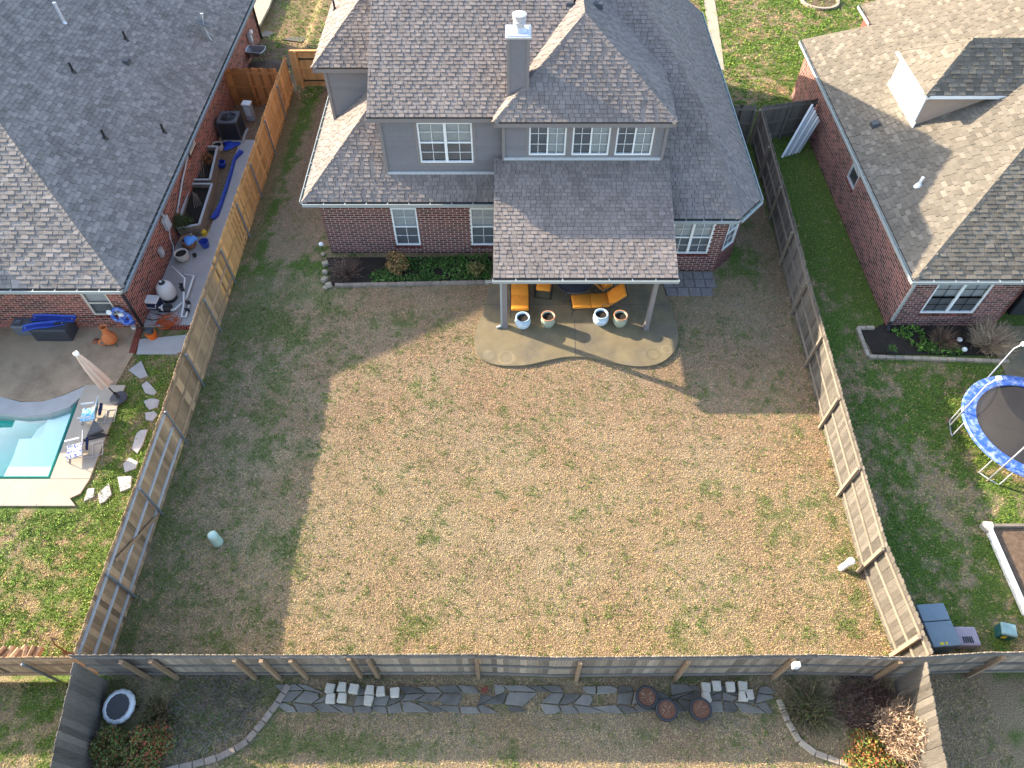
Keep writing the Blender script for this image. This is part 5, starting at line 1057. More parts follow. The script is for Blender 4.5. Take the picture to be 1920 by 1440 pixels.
t = thing('blue_bag', 'bright blue plastic bag heaped in the terracotta pot', 'bag', GL(357, 452, .38)); ob('bag', B().lathe([(.22, 0), (.25, .05), (.20, .12), (.10, .16), (.0, .17)], n=18, wob=lambda a: 1 + .18 * math.sin(3 * a) + .1 * math.sin(7 * a)), mat('blue_bag_plastic', (.10, .30, .70), .3, 14, .35, .4, 25), t); ob('handle', B().tube([(.05, 0, .15), (.1, .05, .3), (.16, .05, .36)], .012), m_lgrey, t)
t = thing('blue_bucket', 'dark blue bucket standing on the walkway below the planter box', 'bucket', GL(386, 462, .03)); ob('body', B().lathe([(.0, 0), (.14, 0), (.18, .26), (.19, .28), (.17, .28), (.13, .04), (.0, .03)], n=20), m_bluepl, t); ob('handle', B().tube([(.18 * math.cos(a), .12, .28 + .02) if 0 else (.18 * math.cos(a), .1 * math.sin(a), .27 + .03 * math.sin(a)) for a in np.linspace(0, 3.14, 10)], .008), m_black, t)
t = thing('yellow_can', 'yellow watering can behind the dark blue bucket', 'can', GL(384, 440, .03)); ob('body', B().lathe([(.0, 0), (.10, 0), (.11, .18), (.06, .24), (.0, .24)], n=16), mat('yellow_plastic', (.60, .40, .03), .1, 5, .5, 0), t); ob('spout', B().tube([(.1, 0, .06), (.24, .02, .24)], .018), mat('yellow_spout', (.60, .40, .03), .1, 5, .5, 0), t)
t = thing('blue_tarp', 'long crumpled royal blue pool cover strip along the walkway edge', 'tarp', GL(425, 350, .04)); pts = [GL(x, y, .06) for x, y in ((452, 285), (440, 300), (432, 330), (424, 355), (414, 385), (404, 405), (398, 412))]; vs = []; 
for i, p in enumerate(pts): w_ = (.13, .06, .07, .08, .08, .14, .10)[i]; vs += [p + Vector((-w_, 0, .0)), p + Vector((-w_ * .4, .03, .12)), p + Vector((w_ * .5, -.03, .10)), p + Vector((w_, 0, .0))]
ob('strip', B().add(vs, [(4 * i + k, 4 * i + k + 1, 4 * i + k + 5, 4 * i + k + 4) for i in range(len(pts) - 1) for k in range(3)]), mat('blue_tarp_vinyl', (.02, .05, .30), .25, 7, .45, .4, 14), t, True)
t = thing('blue_tarp', 'small crumpled blue sheet between the grey pot and the air conditioner', 'tarp', GL(432, 272, .04)); ob('sheet', B().lathe([(.34, .0), (.30, .05), (.16, .09), (.05, .13), (.0, .10)], n=16, wob=lambda a: 1 + .3 * math.sin(3 * a + 1) + .15 * math.sin(5 * a)), mat('blue_sheet_vinyl', (.02, .06, .40), .25, 7, .45, .4, 14), t)
t = thing('blue_tub', 'dark blue tub beside the far planter box', 'tub', GL(417, 312, .03)); ob('body', B().lathe([(.0, 0), (.15, 0), (.19, .22), (.16, .22), (.13, .05), (.0, .04)], n=18), mat('deep_blue_plastic', (.012, .03, .22), .1, 5, .5, 0), t); ob('rim', B().lathe([(.185, .20), (.205, .215), (.185, .23)], n=18), m_bluepl, t)
# air conditioner
g = GL(438, 266, .05); t = thing('air_conditioner', 'dark air conditioner condenser with round fan grille by the brick wall', 'air conditioner', (g.x - .05, g.y + .46, ZL + .05)); w = .88
b = B(); b.box((0, 0, .02), (1.05, 1.05, .08)); ob('pad', b, m_concP, t); b = B(); b.box((0, 0, .50), (w * .94, w * .94, .86)); ob('core', b, m_blackp, t)
for i in range(15):
    for sx, sy in ((0, -1), (0, 1), (1, 0), (-1, 0)):
        if i % 1 == 0: b = B(); b.box((sx * w * .48, sy * w * .48, .12 + i * .053), (w * .98 if sx == 0 else .02, w * .98 if sy == 0 else .02, .022)); ob('louvre', b, m_blackp, t)
for sx in (-1, 1):
    for sy in (-1, 1): b = B(); b.box((sx * w * .485, sy * w * .485, .5), (.06, .06, .9)); ob('corner_post', b, m_grey, t)
b = B(); n = 28; R1 = .34; vs = []
for i in range(n): a = 2 * math.pi * i / n; k = max(abs(math.cos(a)), abs(math.sin(a))); vs += [(R1 * math.cos(a), R1 * math.sin(a), .97), (w / 2 * math.cos(a) / k, w / 2 * math.sin(a) / k, .97), (w / 2 * math.cos(a) / k, w / 2 * math.sin(a) / k, .91), (R1 * math.cos(a), R1 * math.sin(a), .91)]
b.add(vs, [(4 * i + j, 4 * ((i + 1) % n) + j, 4 * ((i + 1) % n) + (j + 1) % 4, 4 * i + (j + 1) % 4) for i in range(n) for j in range(4)]); ob('top_panel', b, mat('top_grey_metal', (.10, .105, .12), .08, 5, .45, .03, 40, .4), t)
b = B(); b.lathe([(.0, .945), (.07, .945), (.08, .93)], n=14)
for i in range(4): M = Matrix.Rotation(rad(90 * i), 3, 'Z') @ Matrix.Rotation(rad(18), 3, 'X'); b.box(M @ Vector((.2, 0, 0)) + Vector((0, 0, .935)), (.26, .16, .012), M)
ob('fan', b, m_grey, t)
for rr in (.12, .2, .28): ob('grille', B().lathe([(rr - .004, .975), (rr, .98), (rr + .004, .975)], n=28), m_black, t)
g = GL(471, 226, .03); t = thing('salt_cell_cabinet', 'narrow grey equipment cabinet with pale top beside the air conditioner', 'cabinet', (g.x, g.y + .1, ZL + .03), rad(-6)); b = B(); b.box((0, 0, .40), (.36, .30, .80)); ob('body', b, mat('cabinet_grey', (.26, .27, .30), .06, 5, .5, .03, 40), t, bevel=.015); b = B(); b.box((0, 0, .83), (.40, .34, .07)); ob('lid', b, m_white, t, bevel=.01); b = B(); b.box((0, -.155, .5), (.26, .012, .45)); ob('door', b, m_lgrey, t)
t = thing('hose_coil', 'coiled thick blue pool hose hung on the brick wall', 'hose', (wx + .22, GL(412, 190).y + .25, .35)); b = B()
for k in range(3): b.lathe([(.28 + .05 * math.cos(a), .05 * math.sin(a)) for a in np.linspace(0, 2 * math.pi, 9)], (.05 + k * .08, 0, .1 - .02 * k), 22, M=Matrix.Rotation(rad(78), 3, 'Y'))
ob('coil', b, mat('hose_blue', (.02, .06, .38), .1, 5, .4, .2, 60, .4), t, smooth=True)
t = thing('black_bin', 'black bin with a crumpled grey bag beside the blue hose', 'bin', GL(418, 200, .03)); b = B(); b.box((0, .1, .24), (.42, .36, .48), taper=1.12); ob('body', b, m_blackp, t, bevel=.02); ob('bag', B().lathe([(.30, .46), (.28, .54), (.18, .60), (.0, .58)], (0, .1, 0), 16, wob=lambda a: 1 + .12 * math.sin(4 * a) + .08 * math.sin(7 * a)), mat('grey_bag', (.40, .42, .45), .2, 12, .3, .5, 18, .5), t)
# wheelbarrow and mulch behind the cross fence
b = B(); b.lathe([(1.05, 0), (.95, .12), (.75, .26), (.45, .40), (.0, .46)], n=30, wob=lambda a: 1 + .1 * math.sin(3 * a) + .08 * math.sin(5 * a + 1)); o = ob('mulch_heap', b, mat('heap_mulch', (.10, .07, .05), .5, 25, .95, 1, 40), M=Matrix.Translation(GL(500, 128)) @ Matrix.Diagonal((1, .8, .55, 1))); tag(o, 'low dark heap of mulch behind the brown cross fence', 'mulch heap')
t = thing('wheelbarrow', 'grey steel wheelbarrow resting on the mulch behind the brown cross fence', 'wheelbarrow', GL(484, 112, .25), rad(-8))
b = B(); b.add([(-.45, -.32, .55), (.42, -.34, .55), (.52, 0, .56), (.42, .34, .55), (-.45, .32, .55), (-.28, -.2, .30), (.22, -.2, .30), (.28, 0, .30), (.22, .2, .30), (-.28, .2, .30)], [(0, 1, 6, 5), (1, 2, 7, 6), (2, 3, 8, 7), (3, 4, 9, 8), (4, 0, 5, 9), (5, 6, 7, 8, 9)]); ob('tray', b, mat('tray_steel', (.22, .22, .23), .2, 6, .5, .1, 40, metal=.3), t)
b = B(); b.tube([(-.45, -.32, .55), (.42, -.34, .55), (.52, 0, .56), (.42, .34, .55), (-.45, .32, .55), (-.45, -.32, .55)], .018); ob('rim', b, m_galvL, t)
for y in (-.24, .24): b = B(); b.tube([(-.6, y * .3, .16), (0, y, .28), (.95, y * 1.15, .46)], .02); ob('handle', b, m_rail, t); l = B(); l.tube([(.15, y, .30), (.30, y, 0), (.45, y, 0), (.42, y, .36)], .014); ob('leg', l, m_black, t)
b = B(); b.lathe([(.17 + .05 * math.cos(a), .05 * math.sin(a)) for a in np.linspace(0, 6.283, 9)], (-.6, 0, .18), 18, M=Matrix.Rotation(rad(90), 3, 'X')); ob('wheel', b, m_blackp, t, smooth=True)
# satellite dish
P0 = onplane(392, 72, (ex, 0, el), (ps, 0, 1)); t = thing('satellite_dish', 'dark oval satellite dish on a bracket on the left roof', 'satellite dish', P0)
b = B(); b.lathe([(.0, 0), (.2, .02), (.38, .07), (.40, .085), (.38, .09), (.2, .035), (.0, .015)], (-.05, 0, .58), 24, M=Matrix.Rotation(rad(-15), 3, 'X') @ Matrix.Rotation(rad(18), 3, 'Y') @ Matrix.Diagonal((1.05, .75, 1)).to_3x3()); ob('dish', b, m_grey, t, smooth=True)
b = B(); b.tube([(.12, -.1, -.05), (0, 0, .2), (-.03, 0, .56)], .03); b.tube([(.0, .0, .3), (.2, .1, .05)], .015); ob('mast', b, m_lgrey, t); b = B(); b.tube([(-.05, 0, .6), (-.04, .25, .85), (0, .1, .98)], .018); b.box((0, .1, 1.0), (.12, .08, .1)); ob('feed_arm', b, m_lgrey, t)
# firewood and shovel at the tan fence corner
R_ = random.Random(9)
for i in range(15):
    x = -5 + i * 9.3; p = GL(x, 1236 + R_.uniform(-3, 3)); b = B(); a = R_.uniform(-.5, .9); L = R_.uniform(.36, .5); r = R_.uniform(.07, .10)
    d = Vector((math.cos(1.2 + a * .5), math.sin(1.2 + a * .5), .15)); b.tube([-d * L / 2, d * L / 2], [r, r * .9], 7)
    o = ob('firewood_log', b, mat('split_wood', (.26, .165, .10), .4, 9, .9, .4, 40, rnd=1.1) if i == 0 else bpy.data.materials['split_wood'], M=Matrix.Translation((p.x, 4.98 + R_.uniform(0, .1), .95 + R_.uniform(-.02, .05)))); tag(o, 'split firewood log on top of the stack behind the tan fence', 'firewood', 'firewood logs stacked behind the tan fence')
b = B(); b.box((0, 0, 0), (1, .02, .02)); 
t = thing('rusty_rod', 'bent rusty metal rod leaning at the fence corner by the firewood', 'rod', G(130, 1225, .8)); ob('rod', B().tube([(-.1, 0, -.8), (-.08, .05, .6), (.0, .1, .9), (.1, .08, .85)], .022), mat('rust', (.11, .058, .035), .3, 9, .8, .2, 40), t); ob('hook', B().tube([(-.12, -.02, .1), (.12, 0, .0), (.2, .05, -.1)], .03), bpy.data.materials['rust'], t)

# ------------------------------------------------------------------ right lot
b = B(); b.prism(gp([(1612, 616), (1640, 616), (1660, 606), (1893, 610), (1890, 668), (1636, 664)]), -.05, .03); struct('flower_bed_soil', b, m_soil)
t = thing('bed_edging', 'row of pale tan edging blocks round the bed of the right house', 'edging', G(1700, 668))
def edgeline(t, pts, m, w=.13, ln=.3, h=.12, z0=0):
    P_ = [G(x, y, z0 + h) for x, y in pts]
    for i in range(len(P_) - 1):
        d = P_[i + 1] - P_[i]; L = d.length; k = max(1, round(L / ln))
        for j in range(k): b = B(); c = P_[i] + d * ((j + .5) / k); c.z = z0; b.box((0, 0, h / 2), (L / k - .015, w, h + random.uniform(-.01, .01))); ob('edging_block', b, m, t, True, Matrix.Translation(c) @ Matrix.Rotation(math.atan2(d.y, d.x) + random.uniform(-.03, .03), 4, 'Z'), bevel=.012)
edgeline(t, [(1640, 613), (1609, 613), (1629, 667), (1893, 676)], m_edgeP)
for lb, q, r, h, n, cols in (('large fountain of dry tan grass at the right end of the bed', (1852, 648), .85, .95, 620, TAN), ('brown dry shrub in the middle of the bed by the window', (1765, 642), .55, .6, 300, BROWN)):
    t = thing('dry_grass_clump', lb, 'dry grass', G(*q)); ob('stem', twigmesh('stem', n, (0, 0, 0), r, h, cols, .012, 5, 1.0, .25), m_twig, t); ob('dead_leaf', leafmesh('dead_leaf', ellip(300, (0, 0, 0), (r * .6, r * .6, h * .3)), .12, cols, .5, .12), m_leaf, t)
cover('bright green sprouts in the bed of the right house', gp([(1668, 622), (1720, 612), (1735, 640), (1805, 655), (1800, 668), (1725, 662), (1700, 640)]), 1500, .10, GREEN + [(.14, .30, .04)], .14)
t = pot('small black pot with a green plant on the edging blocks', G(1668, 661, .12), .14, .2, m_blackp, m_blackp, group='pots in the right bed', belly=1.0); 
ob('plant', leafmesh('plant', ellip(120, (0, 0, .18), (.13, .13, .12)), .09, GREEN, .8, .3), m_leaf, t)
for q, lb in (((1793, 645), 'white round garden light in the middle of the right bed'), ((1802, 663), 'white round garden light near the edging of the right bed'), ((1856, 603), 'white round garden light against the brick wall')):
    t = thing('garden_light', lb, 'garden light', G(*q)); b = B(); b.cyl((0, 0, 0), (0, 0, .2), .012); ob('stake', b, m_black, t); b = B(); b.lathe([(.02, .16), (.08, .20), (.09, .25), (.05, .30), (.0, .31)], n=12); ob('lamp_head', b, m_white, t, smooth=True)
g = G(1897, 592); t = thing('covered_grill', 'barbecue grill under a black cover beside the right brick wall', 'covered grill', (g.x + .25, g.y + .3, 0)); b = B(); b.box((0, 0, .5), (.75, .6, 1.0), taper=.86); ob('cover', b, m_blackp, t, bevel=.06); b = B(); b.lathe([(.34, 0), (.34, .08), (.30, .16), (.18, .22), (.0, .24)], (0, 0, .96), 18, wob=lambda a: 1 + .08 * math.sin(4 * a)); ob('hood', b, mat('navy_cover', (.025, .03, .05), .2, 6, .6, .4, 14), t, smooth=True)
struct('side_patio', B().prism([(16.6, 14.0), (24, 14.0), (24, 16.58), (16.6, 16.58)], -.1, .05), m_conc)
# leaning boards
g = G(1483, 212)
for i in range(6):
    b = B(); p0_ = Vector((11.75 + i * .16, 26.3 + i * .07, .03)); p1_ = Vector((12.75 + i * .06, 27.45 - i * .10, 1.85 - i * .08)); b.bar(p0_, p1_, .09, .03); c = (p0_ + p1_) / 2; o = ob('leaning_board', b, m_white if i % 2 == 0 else m_lgrey); tag(o, 'white and grey boards leaning in the corner of the far fence', 'board', 'boards leaning against the far fence')
# trampoline
tc = Vector((14.35, 11.35, 0)); TR_, TZ = 1.9, .85
e0 = G(1815, 803, TZ); tc = Vector((e0.x + TR_, e0.y + .05, 0)); t = thing('trampoline', 'large round trampoline with blue pad and black safety net on the right', 'trampoline', tc)
ob('frame_ring', B().lathe([(TR_ + .03 * math.cos(a), TZ + .03 * math.sin(a)) for a in np.linspace(0, 6.2832, 7)], n=64), m_galvL, t, smooth=True)
ob('safety_pad', B().lathe([(TR_ - .36, TZ + .035), (TR_ - .34, TZ + .06), (TR_ + .02, TZ + .065), (TR_ + .045, TZ + .03), (TR_ + .045, TZ - .03)], n=64), m_royal, t)
ob('mat', B().lathe([(.0, TZ), (TR_ - .30, TZ + .01)], n=64), mat('black_mat', (.035, .031, .029), .2, 3, .7, .05, 60), t)
netm = bpy.data.materials.new('safety_net'); netm.use_nodes = True; n_ = netm.node_tree.nodes; l_ = netm.node_tree.links; pb = n_['Principled BSDF']; pb.inputs['Base Color'].default_value = (.06, .055, .05, 1); tr = n_.new('ShaderNodeBsdfTransparent'); mx = n_.new('ShaderNodeMixShader'); mx.inputs[0].default_value = .26; l_.new(tr.outputs[0], mx.inputs[1]); l_.new(pb.outputs[0], mx.inputs[2]); l_.new(mx.outputs[0], n_['Material Output'].inputs[0])
npost = 6; offs = rad(165); PT = []; b = B(); b2 = B()
for i in range(npost):
    a = offs + 2 * math.pi * i / npost; x, y = math.cos(a), math.sin(a); R0 = TR_ + .06
    k = B(); k.tube([(x * R0, y * R0, .0), (x * R0, y * R0, TZ + 1.45), (x * (R0 - .12), y * (R0 - .12), TZ + 1.80)], .022, 8); ob('net_pole', k, m_galvL, t, smooth=True); k = B(); k.box((x * (R0 - .14), y * (R0 - .14), TZ + 1.83), (.12, .12, .09)); ob('pole_cap', k, m_white, t); PT.append((a, R0 - .16))
    for da in (-.16, .16): k = B(); k.tube([(math.cos(a + da) * TR_, math.sin(a + da) * TR_, TZ), (math.cos(a + da) * TR_, math.sin(a + da) * TR_, .03)], .02, 6); ob('leg', k, m_galvL, t)
    k = B(); k.tube([(math.cos(a + q_) * TR_, math.sin(a + q_) * TR_, .03) for q_ in np.linspace(-.16, .16, 5)], .02, 6); ob('foot_rail', k, m_galvL, t)
vs = []; ns = 72
for i in range(ns):
    a = offs + 2 * math.pi * i / ns; f = ((i * npost / ns) % 1.0); sag = 4 * f * (1 - f); top = TZ + 1.72 - .30 * sag; rt = TR_ - .12 - .22 * sag
    for j in range(5): u_ = j / 4; rr = (TR_ - .34) * (1 - u_) + rt * u_ - .12 * math.sin(u_ * 3.14); vs.append((rr * math.cos(a), rr * math.sin(a), TZ + .05 + (top - TZ - .05) * u_))
ob('safety_net', B().add(vs, [(5 * i + j, 5 * ((i + 1) % ns) + j, 5 * ((i + 1) % ns) + j + 1, 5 * i + j + 1) for i in range(ns) for j in range(4)]), netm, t, smooth=True)
# raised vegetable bed
q = [(1855, 985), (1990, 985), (2080, 1150), (1928, 1150)]; cs = [G(x, y, .22) for x, y in q]; t = thing('raised_bed', 'raised vegetable bed of white timbers with brown soil', 'raised bed', (cs[0] + cs[2]) / 2)
for i in range(4): p, r = cs[i].copy(), cs[(i + 1) % 4].copy(); p.z = r.z = .13; b = B(); b.bar(p, r, .09, .24); ob('timber', b, m_white if i != 0 else m_rail, t, True, bevel=.01)
b = B(); b.prism([(p.x, p.y) for p in cs], -.05, .15, shrink=.01); ob('soil', b, m_dirt, t, True); b = B(); b.lathe([(.0, 0), (.16, 0), (.18, .14), (.12, .24), (.0, .26)], cs[0] - Vector((0, 0, .2)), 9, wob=lambda a: 1 + .15 * math.sin(3 * a)); ob('corner_stone', b, m_block, t, True)
# storage chest, lid and green bin near the back corner
g = G(1755, 1225, .0); t = thing('storage_chest', 'long slate blue storage chest behind the back right fence corner', 'storage chest', (g.x - .05, g.y + .42, 0), rad(4)); b = B(); b.box((0, .1, .30), (.70, 1.05, .60)); ob('body', b, mat('slate_plastic', (.13, .17, .20), .1, 5, .55, .05, 40), t, bevel=.02)
for y0, y1 in ((-.44, .20), (.21, .66)): b = B(); b.box((0, (y0 + y1) / 2, .63), (.74, y1 - y0, .07), taper=.97); ob('lid', b, mat('slate_lid', (.165, .215, .25), .1, 5, .5, .05, 40), t, bevel=.015)
b = B(); b.box((-.12, -.36, .668), (.10, .07, .003)); b.box((.0, -.36, .668), (.05, .07, .003)); ob('warning_label', b, mat('yellow_print', (.65, .50, .04), .3, 60, .6, 0), t)
g = G(1805, 1222, .0); t = thing('litter_box', 'low mauve plastic crate with dark grille vents by the slate chest', 'crate', (g.x + .05, g.y + .30, 0)); b = B(); b.box((0, 0, .18), (.60, .50, .36)); ob('body', b, mat('mauve_plastic', (.30, .26, .30), .08, 5, .55, .05, 40), t, bevel=.06)
for i in range(5): b = B(); b.box((-.02 + (i - 2) * .055, -.10, .366), (.035, .16, .012)); ob('vent', b, m_black, t)
g = G(1880, 1196); t = thing('green_bin', 'small teal garden bin with yellow label standing on the grass', 'bin', (g.x, g.y + .1, 0), rad(-14)); b = B(); b.box((0, 0, .17), (.34, .30, .36), taper=1.08); ob('body', b, mat('teal_plastic', (.03, .11, .11), .1, 5, .5, .05, 40), t, bevel=.02); b = B(); b.box((0, 0, .38), (.40, .36, .07), taper=.85); ob('lid', b, mat('pale_teal_plastic', (.22, .34, .34), .2, 6, .4, .1, 30), t, bevel=.03); b = B(); b.box((-.06, -.165, .2), (.10, .01, .14)); ob('yellow_label', b, bpy.data.materials['yellow_print'], t)
# ------------------------------------------------------------------ far side: driveway, tree ring
struct('driveway', B().prism(gp([(447, -30), (520, -30), (505, 12), (488, 45), (470, 66), (455, 60)]), -.1, .02), mat('driveway_concrete', (.34, .28, .21), .08, 2, .9, .1, 100))
struct('driveway', B().prism(gp([(1312, -40), (1334, -40), (1352, 80), (1358, 132), (1349, 132), (1335, 90)]), -.1, .02), bpy.data.materials['driveway_concrete'])
g = G(1536, 2); t = thing('tree_ring', 'round brick tree ring in the far front lawn', 'tree ring', g); k = 30
for i in range(k): a = 2 * math.pi * i / k; b = B(); b.box((1.0 * math.cos(a), 1.0 * math.sin(a), .05), (.16, .2, .14), Matrix.Rotation(a, 3, 'Z')); ob('ring_block', b, m_edgeP, t, bevel=.01)
ob('soil', B().lathe([(.0, .04), (.94, .03)], n=30), m_dirt, t)
t = thing('young_tree', 'slim young tree trunk standing in the round tree ring', 'tree', (g.x + .02, g.y + .05, .03)); b = B(); b.tube([(0, 0, 0), (.02, 0, .8), (0, .03, 1.8), (.05, 0, 2.8)], [.05, .045, .04, .02], 8); ob('trunk', b, m_bark, t, smooth=True); ob('branch', twigmesh('branch', 40, (0, 0, 1.7), 1.0, 1.4, BROWN, .018, 4, 1, 0, base=.05), m_twig, t)
# ------------------------------------------------------------------ rear yard
rows = [(1283, 1302), (1302, 1320), (1320, 1336)]; R_ = random.Random(3)
t = thing('flagstone_path', 'grey flagstone path laid along the foot of the back fence', 'path', G(900, 1310)); pts = {}
for j in range(4):
    x = 515
    for i in range(29): pts[(i, j)] = (520 + i * 33 + R_.uniform(-13, 13) + (16 if j % 2 else 0), (1284, 1301, 1319, 1337)[j] + R_.uniform(-7, 7) * (j in (1, 2)) + R_.uniform(-3, 3) + .5 * math.sin(i))
for j in range(3):
    for i in range(28):
        if R_.random() < (.34, .14, .06)[j]: continue
        q = [pts[(i, j)], pts[(i + 1, j)], pts[(i + 1, j + 1)], pts[(i, j + 1)]]; cx_ = sum(p[0] for p in q) / 4; cy_ = sum(p[1] for p in q) / 4
        if R_.random() < .5: k = R_.randrange(4); a, b_, c = q[k - 1], q[k], q[(k + 1) % 4]; q[k:k + 1] = [((a[0] * .35 + b_[0] * .65), (a[1] * .35 + b_[1] * .65)), ((c[0] * .4 + b_[0] * .6), (c[1] * .4 + b_[1] * .6))]
        q = [(cx_ + (p[0] - cx_) * .93, cy_ + (p[1] - cy_) * .90) for p in q]; flag(q, 0, m_stone, zz=.03, th=.04 + R_.uniform(0, .02), parent=t)
WB = [(480 + x / 4, 1200 + y / 4) for x, y in ((563, 372), (652, 362), (740, 375), (860, 385), (940, 392), (1045, 402), (567, 447), (652, 442), (848, 462))] + [(900 + x / 3.84, 1200 + y / 3.84) for x, y in ((1620, 350), (1695, 338), (1795, 345), (1882, 342), (1622, 420), (1885, 412), (1925, 400))]
LB = ['top left', 'second of the top row', 'third of the top row', 'fourth of the top row', 'fifth of the top row', 'last of the top row', 'lower left', 'second of the lower row', 'lower one standing alone']
LR = ['top left', 'second from the left', 'third, with a brown stain', 'fourth from the left', 'lower left', 'lower right', 'rightmost']
for i, (x, y) in enumerate(WB):
    s = .225; p = G(x, y, .05); b = B(); R2 = random.Random(i); w0 = s * R2.uniform(.72, 1.0); b.add([(-s / 2, -s / 2, 0), (s / 2, -s / 2, 0), (w0 / 2, s / 2, 0), (-w0 / 2, s / 2, 0), (-s / 2, -s / 2, .16), (s / 2, -s / 2, .16), (w0 / 2, s / 2, .16), (-w0 / 2, s / 2, .16)], [(3, 2, 1, 0), (4, 5, 6, 7), (0, 1, 5, 4), (1, 2, 6, 5), (2, 3, 7, 6), (3, 0, 4, 7)])
    o = ob('limestone_block', b, m_block, M=Matrix.Translation((p.x, p.y, .07)) @ Matrix.Rotation(R2.choice((0, 3.14)) + R2.uniform(-.15, .15), 4, 'Z'), bevel=.016); tag(o, ('pale wall block of the left cluster on the path: ' + LB[i]) if i < 9 else ('pale wall block of the right cluster on the path: ' + LR[i - 9]), 'block', 'pale wall blocks left on the flagstone path')
p = G(909, 1294, .05); b = B(); b.box((0, 0, .04), (.16, .12, .08)); tag(ob('loose_brick', b, m_brL, M=Matrix.Translation(p) @ Matrix.Rotation(.3, 4, 'Z'), bevel=.008), 'broken red brick lying on the flagstone path', 'brick')
for q, lb in (((1209, 1312), 'black pot of brown mulch, left of three on the path'), ((1246, 1336), 'black pot of brown mulch, the middle and lowest of three'), ((1309, 1335), 'black pot of brown mulch, right of three on the path')):
    tt = pot(lb, G(q[0], q[1], .05), .26, .34, mat('dark_pot', (.035, .033, .035), .2, 5, .5, .1, 40) if 'dark_pot' not in bpy.data.materials else bpy.data.materials['dark_pot'], m_blackp, m_mulch, 'black mulch pots on the path', 1.0, fill=.93)
    ob('dry_stem', twigmesh('dry_stem', 26, (0, 0, .30), .18, .10, TAN, .006), m_twig, tt)
t = thing('small_trampoline', 'small round trampoline with scalloped white skirt in the back corner', 'trampoline', G(226, 1322, .25) - Vector((0, 0, .25))); Mx = Matrix.Rotation(rad(8), 3, 'X') @ Matrix.Rotation(rad(-7), 3, 'Y') @ Matrix.Diagonal((.8, .8, 1)).to_3x3()
wob = lambda a: 1 + .035 * abs(math.sin(a * 7)); b = B(); b.lathe([(.36, .30), (.38, .325), (.45, .32), (.49, .28), (.50, .22), (.485, .21)], n=84, wob=wob, M=Mx); ob('skirt', b, mat('white_vinyl', (.62, .62, .62), .12, 8, .5, .2, 20, .4), t, smooth=True); b = B(); b.lathe([(.0, .29), (.37, .30)], n=40, M=Mx); ob('mat', b, mat('grey_mat', (.09, .085, .085), .2, 5, .8, .2, 90), t)
for i in range(6): a = rad(60 * i); l = B(); l.cyl((.34 * math.cos(a), .34 * math.sin(a), .24), (.34 * math.cos(a), .34 * math.sin(a), 0), .016); ob('leg', l, m_black, t)
t = thing('brick_edging', 'curved low edging of brown bricks beside the left shrub bed', 'edging', G(490, 1360)); edgeline(t, [(541, 1283), (520, 1316), (493, 1352), (463, 1388), (440, 1404), (405, 1421), (360, 1433), (310, 1445), (250, 1460)], m_edge, .15, .30, .09)
t = thing('brick_edging', 'curved low edging of tan bricks round the right shrub bed', 'edging', G(1480, 1360)); edgeline(t, [(1461, 1310), (1478, 1352), (1500, 1390), (1530, 1412), (1575, 1428), (1640, 1448)], m_edgeP, .14, .30, .08)
MIX = [(.09, .14, .03), (.14, .17, .04), (.06, .09, .02), (.24, .12, .04), (.18, .07, .03), (.12, .13, .05)]
for q, r, h, lb, cols, lv in (((215, 1400), .62, .75, 'green and bronze bush at the very bottom left against the dark fence', MIX, 3000), ((285, 1405), .70, .85, 'reddish green bush right of the small round trampoline', MIX + [(.30, .05, .03)], 3600), ((250, 1440), .75, .7, 'low green bush cut off by the lower picture edge', MIX, 3000), ((300, 1345), .45, .5, 'dark bronze bush against the back fence corner', [(.10, .08, .03), (.13, .07, .04), (.06, .07, .02)], 1400)):
    shrub(lb, G(*q), r, h, lv, .062, cols, 40, clumps=18)
FIRE = [(.34, .08, .035), (.36, .16, .04), (.24, .21, .045), (.14, .19, .04), (.08, .13, .03), (.11, .16, .035), (.28, .13, .05)]
shrub('fiery red, orange and green bush in the sunny right corner', G(1635, 1428), .85, .85, 5200, .06, FIRE, 40, clumps=18); shrub('yellow green bush beside the pale plank fence', G(1725, 1420), .6, .75, 2600, .06, [(.12, .17, .035), (.17, .20, .045), (.08, .12, .025), (.24, .12, .04)], 30, clumps=14)
t = thing('dried_bush', 'tall tan dried bush leaning on the pale plank fence', 'dried bush', G(1688, 1385)); ob('stem', twigmesh('stem', 420, (0, 0, 0), .75, 1.25, TAN, .012, 5, 1, .1), m_twig, t); pos = ellip(3600, (0, 0, .25), (.72, .72, 1.1), shell=.45); ob('seed_head', leafmesh('seed_head', pos, .10, [(.40, .27, .17), (.48, .34, .22), (.30, .20, .13), (.20, .13, .09)], .8, .22), m_leaf, t)
t = thing('dried_bush', 'dark reddish brown thicket of bare twigs by the back fence', 'dried bush', G(1620, 1325)); ob('stem', twigmesh('stem', 520, (0, 0, 0), .85, .40, [(.10, .06, .05), (.14, .08, .065), (.22, .16, .13)], .011, 5, 1, .1, base=.9), m_twig, t); ob('dead_leaf', leafmesh('dead_leaf', ellip(900, (0, 0, 0), (.8, .6, .35)), .06, [(.10, .05, .04), (.14, .07, .05)], .7, .5), m_leaf, t)
t = thing('dried_bush', 'dark green and brown grassy clump left of the twig thicket', 'dried bush', G(1515, 1330)); ob('stem', twigmesh('stem', 560, (0, 0, 0), .62, .5, [(.16, .12, .07), (.09, .10, .035), (.24, .18, .11)], .010, 5, 1, .35, base=.5), m_twig, t); ob('leaf', leafmesh('leaf', ellip(900, (0, 0, 0), (.55, .55, .4)), .12, [(.07, .09, .025), (.14, .11, .05)], .8, .14), m_leaf, t)
